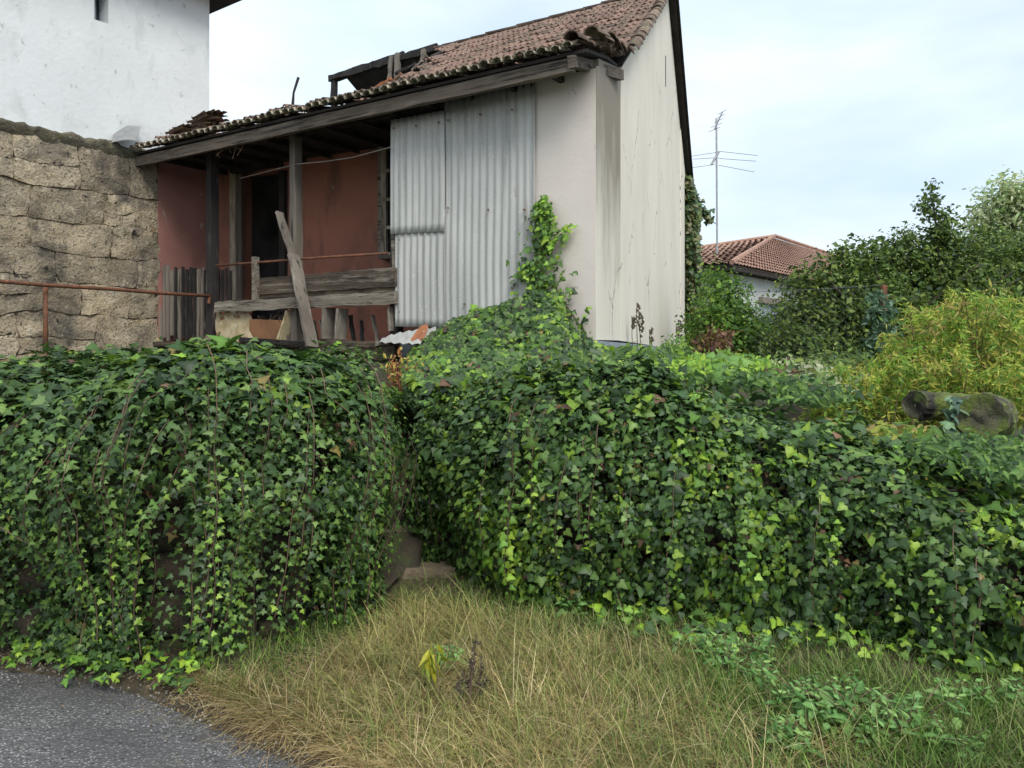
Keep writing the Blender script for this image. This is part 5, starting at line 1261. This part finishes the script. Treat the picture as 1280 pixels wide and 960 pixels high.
mb = MB(); mb.prism([fq(-.3, -.3, zE - .12), fq(27, -.3, zE - .12), fq(27, 7.2, zE - .12), fq(-.3, 7.2, zE - .12)], [fq(-.3, -.3, zE - .03), fq(27, -.3, zE - .03), fq(27, 7.2, zE - .03), fq(-.3, 7.2, zE - .03)]); mb.build('eave', M['dark'], fh)
def fpx(px): return ray_t(px, Nn, gd)
a0_, a1_ = fpx(948), fpx(980); Yq = (Nn + gd * (a0_ + a1_) / 2)[1]; zl = EYE + (HY - 377) / FPX * Yq
mb = MB(); mb.beam(fq(a0_, -.06, zl), fq(a1_, -.06, zl), .18, .14); mb.build('lintel', M['greyboard'], fh)
mb = MB(); mb.prism([fq(a0_ + .3, -.02, zl - 1.2), fq(a1_ - .2, -.02, zl - 1.2), fq(a1_ - .2, .03, zl - 1.2), fq(a0_ + .3, .03, zl - 1.2)], [fq(a0_ + .3, -.02, zl - .1), fq(a1_ - .2, -.02, zl - .1), fq(a1_ - .2, .03, zl - .1), fq(a0_ + .3, .03, zl - .1)]); mb.build('window', M['plinth'], fh)
an = thing('antenna', 'tall thin television antenna mast on the far roof right of the gable', 'antenna', at(896, 314, 24))
mb = MB(); mb.tube([at(896.5, 322, 24), at(895.5, 148, 24)], .03, 6); mb.build('mast', M['metal'], an)
mb = MB(); mb.tube([at(893, 162, 24), at(903, 140, 24)], .022, 5); mb.build('boom', M['metal'], an)
for k, f in enumerate((0, .25, .5, .75, 1)):
    q = at(893 + 10 * f, 162 - 22 * f, 24); mb = MB(); mb.tube([q + (-.06 - .05 * (k < 2), .25, 0), q + (.06 + .05 * (k < 2), -.25, 0)], .010, 4); mb.build('element', M['metal'], an)
mb = MB(); mb.tube([at(889, 206, 24), at(899, 189, 24)], .035, 6); mb.build('boom', M['metal'], an)
for (a, b, c, d) in ((862, 195.5, 896, 190.5), (898, 189, 947, 194.5), (866, 199, 898, 197), (898, 198, 945, 201.5), (862, 210, 894, 205.5), (898, 206.5, 943, 215)):
    mb = MB(); mb.tube([at(a, b, 24), at(c, d, 24)], .009, 4); mb.build('element', M['metal'], an)

# ------------------------------------------------------------------ grass
def blades(name, P, lenr, lean, dirs, pal, width, label, cat, seg=4, droop=.8):
    n = len(P); Lb = R.uniform(*lenr, n); near_ = np.clip((foot_y(P[:, 0]) - P[:, 1] - .02) / .75, .6 if 'green' in name else .22, 1); Lb = Lb * near_
    cm = None
    if LAST[0] is not None and len(LAST[0]) == n:
        pid, m_ = LAST; ca = R.normal(0, 1.0, m_)[pid]; cl = R.uniform(.55, 1.35, m_)[pid]; cm = R.uniform(.62, 1.3, m_)[pid]; Lb = Lb * cl
        dirs = np.stack([dirs[:, 0] * np.cos(ca) - dirs[:, 1] * np.sin(ca), dirs[:, 0] * np.sin(ca) + dirs[:, 1] * np.cos(ca)], 1)
    d = nrm(np.concatenate([dirs, np.zeros((n, 1))], 1)); s = np.stack([-d[:, 1], d[:, 0], np.zeros(n)], 1)
    ln = np.clip(R.normal(lean, .25, n), .05, 1.45)
    k = 2 * seg + 1; V = np.zeros((n, k, 3)); cur = P.copy(); ang = ln.copy()
    wd = R.uniform(.7, 1.3, n) * width
    for i in range(seg):
        f = i / seg; w_ = (wd * (1 - f * .6))[:, None]
        V[:, 2 * i] = cur - s * w_; V[:, 2 * i + 1] = cur + s * w_
        step = (Lb / seg)[:, None]; cur = cur + step * (d * np.sin(ang)[:, None] + np.array((0, 0, 1)) * np.cos(ang)[:, None]); ang = ang + droop / seg * R.uniform(.5, 1.5, n)
    V[:, -1] = cur
    gz = np.maximum(verge_z(V[..., 0].ravel(), V[..., 1].ravel()), .004).reshape(n, k) + .004; V[..., 2] = np.maximum(V[..., 2], gz)
    T = []
    for i in range(seg - 1): T += [(2 * i, 2 * i + 1, 2 * i + 3), (2 * i, 2 * i + 3, 2 * i + 2)]
    T += [(2 * seg - 2, 2 * seg - 1, 2 * seg)]; T = np.array(T)
    TT = (T[None] + (np.arange(n) * k)[:, None, None]).reshape(-1, 3)
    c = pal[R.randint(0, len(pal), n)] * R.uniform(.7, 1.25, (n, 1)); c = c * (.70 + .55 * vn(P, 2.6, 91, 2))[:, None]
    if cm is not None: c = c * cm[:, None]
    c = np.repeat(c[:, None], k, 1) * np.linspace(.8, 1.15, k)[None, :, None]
    me = fast_mesh(name, V.reshape(-1, 3), TT, c.reshape(-1, 3)); o = link(name, me, None, M['blade'])
    return tag(o, label, cat, kind='stuff')
def foot_y(x): return np.interp(x, [-6, -3.8, -2.57, -1.6, -.95, -.70, -.62, -.2, 0, .71, 1.5, 2.31, 3.1, 4.6], [3.6, 3.75, 3.92, 3.95, 4.02, 4.7, 5.0, 4.82, 4.62, 4.28, 4.05, 3.55, 3.2, 2.7])
def scatter(n, dens, per=34, spread=.035):
    m_ = max(1, n // per) * 4
    cx_ = R.uniform(-2.2, 3.6, m_); cy_ = R.uniform(1.9, 4.9, m_); k = R.rand(m_) < dens(cx_, cy_); cx_, cy_ = cx_[k][:n // per], cy_[k][:n // per]; m_ = len(cx_)
    pid = np.repeat(np.arange(m_), per); x = cx_[pid] + R.normal(0, spread, m_ * per); y = cy_[pid] + R.normal(0, spread, m_ * per); e = road_edge(x)
    ok = (y > e + .34 * (vn(np.stack([x, y, x * 0], 1), 4.5, 33, 2) - .42)) & (y < foot_y(x) + .03) & ((y < 4.5) | (R.rand(len(y)) < .3)); x, y, pid = x[ok], y[ok], pid[ok]
    P = np.stack([x, y, verge_z(x, y)], 1); P_ID[id(P)] = (pid, m_); LAST[:] = [pid, m_]
    return P
P_ID = {}; LAST = [None, 0]
def w_dry(x, y):
    px = CX + FPX * x / y; py = HY + EYE * FPX / y; q = np.stack([x, y, x * 0], 1)
    g_ = 1 / (1 + np.exp((px - 830 - (py - 850) * .5) / 55)) ; near = np.clip((foot_y(x) - y - .30) / .5, .05, 1)
    return np.clip(g_ * near * (.35 + .9 * vn(q, 3.4, 5, 2)), 0, 1) * np.where(px < 250, .15, 1)
def w_green(x, y): return np.clip(1.05 - w_dry(x, y) * 1.45, .03, 1) * (.5 + .6 * vn(np.stack([x, y, x * 0], 1), 2.5, 8)) * np.where(x < -1.5, .0, 1)
def flow(P, base, amt): 
    a = base + (vn(P, .9, 12) - .5) * 5 + R.normal(0, amt, len(P)); return np.stack([np.cos(a), np.sin(a)], 1)
DRY = A_((.60, .44, .20), (.70, .54, .27), (.48, .33, .15), (.54, .46, .19), (.36, .24, .12), (.78, .65, .38))
OLV = A_((.26, .28, .08), (.36, .34, .11), (.18, .22, .055))
GRN = A_((.12, .23, .035), (.17, .29, .045), (.09, .17, .03), (.25, .33, .09), (.32, .32, .13))
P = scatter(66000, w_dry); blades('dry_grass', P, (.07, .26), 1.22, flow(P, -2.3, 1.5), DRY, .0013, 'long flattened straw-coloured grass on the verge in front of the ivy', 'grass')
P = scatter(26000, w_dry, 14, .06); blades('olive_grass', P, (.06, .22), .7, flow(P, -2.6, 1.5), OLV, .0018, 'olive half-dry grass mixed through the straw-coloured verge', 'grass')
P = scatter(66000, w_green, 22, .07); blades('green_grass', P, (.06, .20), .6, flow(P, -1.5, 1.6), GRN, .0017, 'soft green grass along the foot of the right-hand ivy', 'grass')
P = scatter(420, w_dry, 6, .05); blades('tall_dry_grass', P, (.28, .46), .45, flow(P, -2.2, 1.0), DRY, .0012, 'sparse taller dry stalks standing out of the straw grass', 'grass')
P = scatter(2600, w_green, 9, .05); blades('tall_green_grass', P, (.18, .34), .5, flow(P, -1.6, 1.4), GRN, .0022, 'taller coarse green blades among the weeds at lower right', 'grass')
# fringe over the road edge
LAST[0] = None
x = R.uniform(-1.5, .2, 2600); P = np.stack([x, road_edge(x) + .30 * (vn(np.stack([x, x * 0, x * 0], 1), 4.5, 34, 2) - .30) + R.normal(.05, .08, 2600), np.zeros(2600)], 1); P[:, 2] = verge_z(P[:, 0], P[:, 1])
blades('road_edge_grass', P, (.05, .24), 1.1, flow(P, -2.2, 1.1), DRY, .0017, 'dry grass fringe lying over the asphalt edge', 'grass')
# broad-leaved weeds
WC = A_((.16, .32, .09), (.22, .40, .13), (.11, .24, .06), (.28, .45, .13))
wn_ = 0
spots = [(1010, 905, .10), (1050, 925, .12), (1090, 940, .12), (1140, 930, .11), (1130, 950, .10), (1040, 895, .09), (880, 840, .10), (905, 862, .08), (940, 845, .07), (960, 880, .06), (1185, 955, .08), (985, 955, .07), (1270, 900, .06), (720, 780, .05), (1225, 905, .05), (1175, 900, .05), (560, 850, .04)]
desc = ['pale mint weed at the left end of the weed patch by the lower right corner', 'tall pale mint weed in the middle of the weed patch at lower right', 'pale mint weed beside the tall one at the bottom edge', 'bushy mint weed at the right of the weed patch', 'mint weed cut by the bottom edge of the photo', 'small mint weed at the back of the weed patch', 'rosette weed in green grass below the bright ivy tips', 'smaller rosette weed just in front of the ivy tips', 'narrow weed right of the rosette by the ivy foot', 'thin weed midway between rosette and weed patch', 'low weed at the bottom edge right of the patch', 'low weed at the bottom edge left of the patch', 'weed at the right edge of the verge', 'round pale weed at the border of straw and ivy', 'small seedling in the grass near the right edge', 'small seedling left of the one near the right edge', 'tiny green seedling in the straw grass left of centre']
for (px, py, r_), ds2 in zip(spots, desc):
    Y = EYE * FPX / (py - HY); c = np.array(((px - CX) / FPX * Y, Y)); z0 = float(verge_z(np.array([c[0]]), np.array([c[1]]))[0])
    wd_ = thing('weed', ds2, 'weed', (c[0], c[1], z0), 'broad-leaved weeds on the verge')
    PP, NN, TT, SS = [], [], [], []; sm = MB()
    for k in range(int(6 + r_ * 60)):
        tip_ = np.array((c[0] + R.normal(0, r_ * .7), c[1] + R.normal(0, r_ * .5), z0 + R.uniform(.02, .10) + r_ * .55)); b_ = np.array((c[0], c[1], z0))
        sm.tube([b_, (b_ + tip_) / 2 + (0, 0, .02), tip_], .0022, 3)
        for j in range(8):
            an_ = j * 2.4; rr_ = np.array((math.cos(an_), math.sin(an_), .25 + .1 * R.rand())); PP.append(tip_ - np.array((0, 0, .012 * j))); TT.append(rr_); NN.append(np.array((0, -.2, 1)) + R.normal(0, .25, 3)); SS.append(.030 + .006 * j * (.6 + R.rand() * .6))
    n = len(PP); leaves('leaves', wd_, np.array(PP), np.array(NN), np.array(TT), np.array(SS), pick(WC, n), OVAL, M['soft'])
    sm.build('stems', M['vine'], wd_)['kind'] = 'stuff'
# yellow wilted plant and dead dock stalk in the grass
yp = thing('wilted_plant', 'wilted yellow plant drooping in the straw grass', 'plant', at(545, 890, 3.25))
base = np.array(at(548, 900, 3.2)); base[2] = .06; top = at(541, 806, 3.3)
mb = MB(); mb.tube([base, (base + top) / 2 + (.01, 0, 0), top], [.004, .003, .002], 4); mb.build('stem', M['vine'], yp)
P = np.array([top + (R.normal(0, .02), R.normal(0, .02), -R.uniform(0, .10)) for k in range(34)]); n = len(P)
leaves('leaves', yp, P, np.array((0, -1, .2)) + R.normal(0, .5, (n, 3)), np.stack([R.normal(0, .35, n), R.normal(0, .2, n), -np.ones(n)], 1), R.uniform(.06, .10, n), pick(A_((.42, .40, .03), (.32, .36, .04), (.22, .30, .04)), n), LANCE, M['soft'])
dk = thing('dead_stalk', 'dead dark brown dock stalk standing in the straw grass', 'plant', at(588, 905, 3.15))
mb = MB(); b_ = at(586, 905, 3.1); b_[2] = .05
tops = [(596, 792), (578, 838), (610, 845), (590, 820), (572, 848), (602, 822)]
sd_ = MB()
for (px, py) in tops:
    e_ = at(px, py, 3.15); md_ = b_ + (e_ - b_) * .5 + (R.normal(0, .012), 0, 0); mb.tube([b_, md_, e_], [.004, .003, .002], 4)
    for k in range(60):
        q = md_ + (e_ - md_) * R.rand() + R.normal(0, .007, 3); u = R.normal(0, .006, (3, 3)); sd_.add([q + u[0], q + u[1], q + u[2]], [(0, 1, 2)])
mb.build('stem', M['vine'], dk); sd_.build('seeds', M['bark'], dk)['kind'] = 'stuff'
# loose grit along the seam
n = 1500; x = R.uniform(-2.9, .2, n); y = road_edge(x) - np.abs(R.normal(0, .16, n)) + .06; sz = R.uniform(.0025, .008, n)
oc = np.array([(1, 0, 0), (-1, 0, 0), (0, 1, 0), (0, -1, 0), (0, 0, .8), (0, 0, -.6)], float); of = np.array([(0, 2, 4), (2, 1, 4), (1, 3, 4), (3, 0, 4), (2, 0, 5), (1, 2, 5), (3, 1, 5), (0, 3, 5)])
ang = R.uniform(0, 6.28, n); V = oc[None] * R.uniform(.6, 1.3, (n, 6, 1)) * sz[:, None, None]; ca, sa = np.cos(ang)[:, None], np.sin(ang)[:, None]
V = np.stack([V[..., 0] * ca - V[..., 1] * sa, V[..., 0] * sa + V[..., 1] * ca, V[..., 2]], -1) + np.stack([x, y, np.full(n, .010)], 1)[:, None]
cg = np.repeat(R.uniform(.10, .45, (n, 1, 1)) * np.array((1, .95, .87)), 6, 1)
tag(link('loose_gravel', fast_mesh('loose_gravel', V.reshape(-1, 3), (of[None] + (np.arange(n) * 6)[:, None, None]).reshape(-1, 3), cg.reshape(-1, 3)), None, M['blade']), 'loose grit crumbled along the road edge', 'gravel', kind='stuff')
# leaf litter and small stones along the road edge
n = 3200; x = R.uniform(-3.0, .3, n); y = road_edge(x) - np.abs(R.normal(0, .13, n)) + .10; P = np.stack([x, y, np.full(n, .014)], 1)
o = leaves('leaf_litter', None, P, np.array((0, 0, 1.0)) + R.normal(0, .3, (n, 3)), R.normal(0, 1, (n, 3)), R.uniform(.008, .022, n), pick(A_((.20, .14, .08), (.12, .09, .06), (.30, .22, .12)), n), OVAL, M['soft'])
tag(o, 'scattered dry leaf litter along the seam of asphalt and verge', 'leaf litter')
print('faces', sum(len(o.data.polygons) for o in COL.objects if o.type == 'MESH'), 'objects', len(COL.objects))
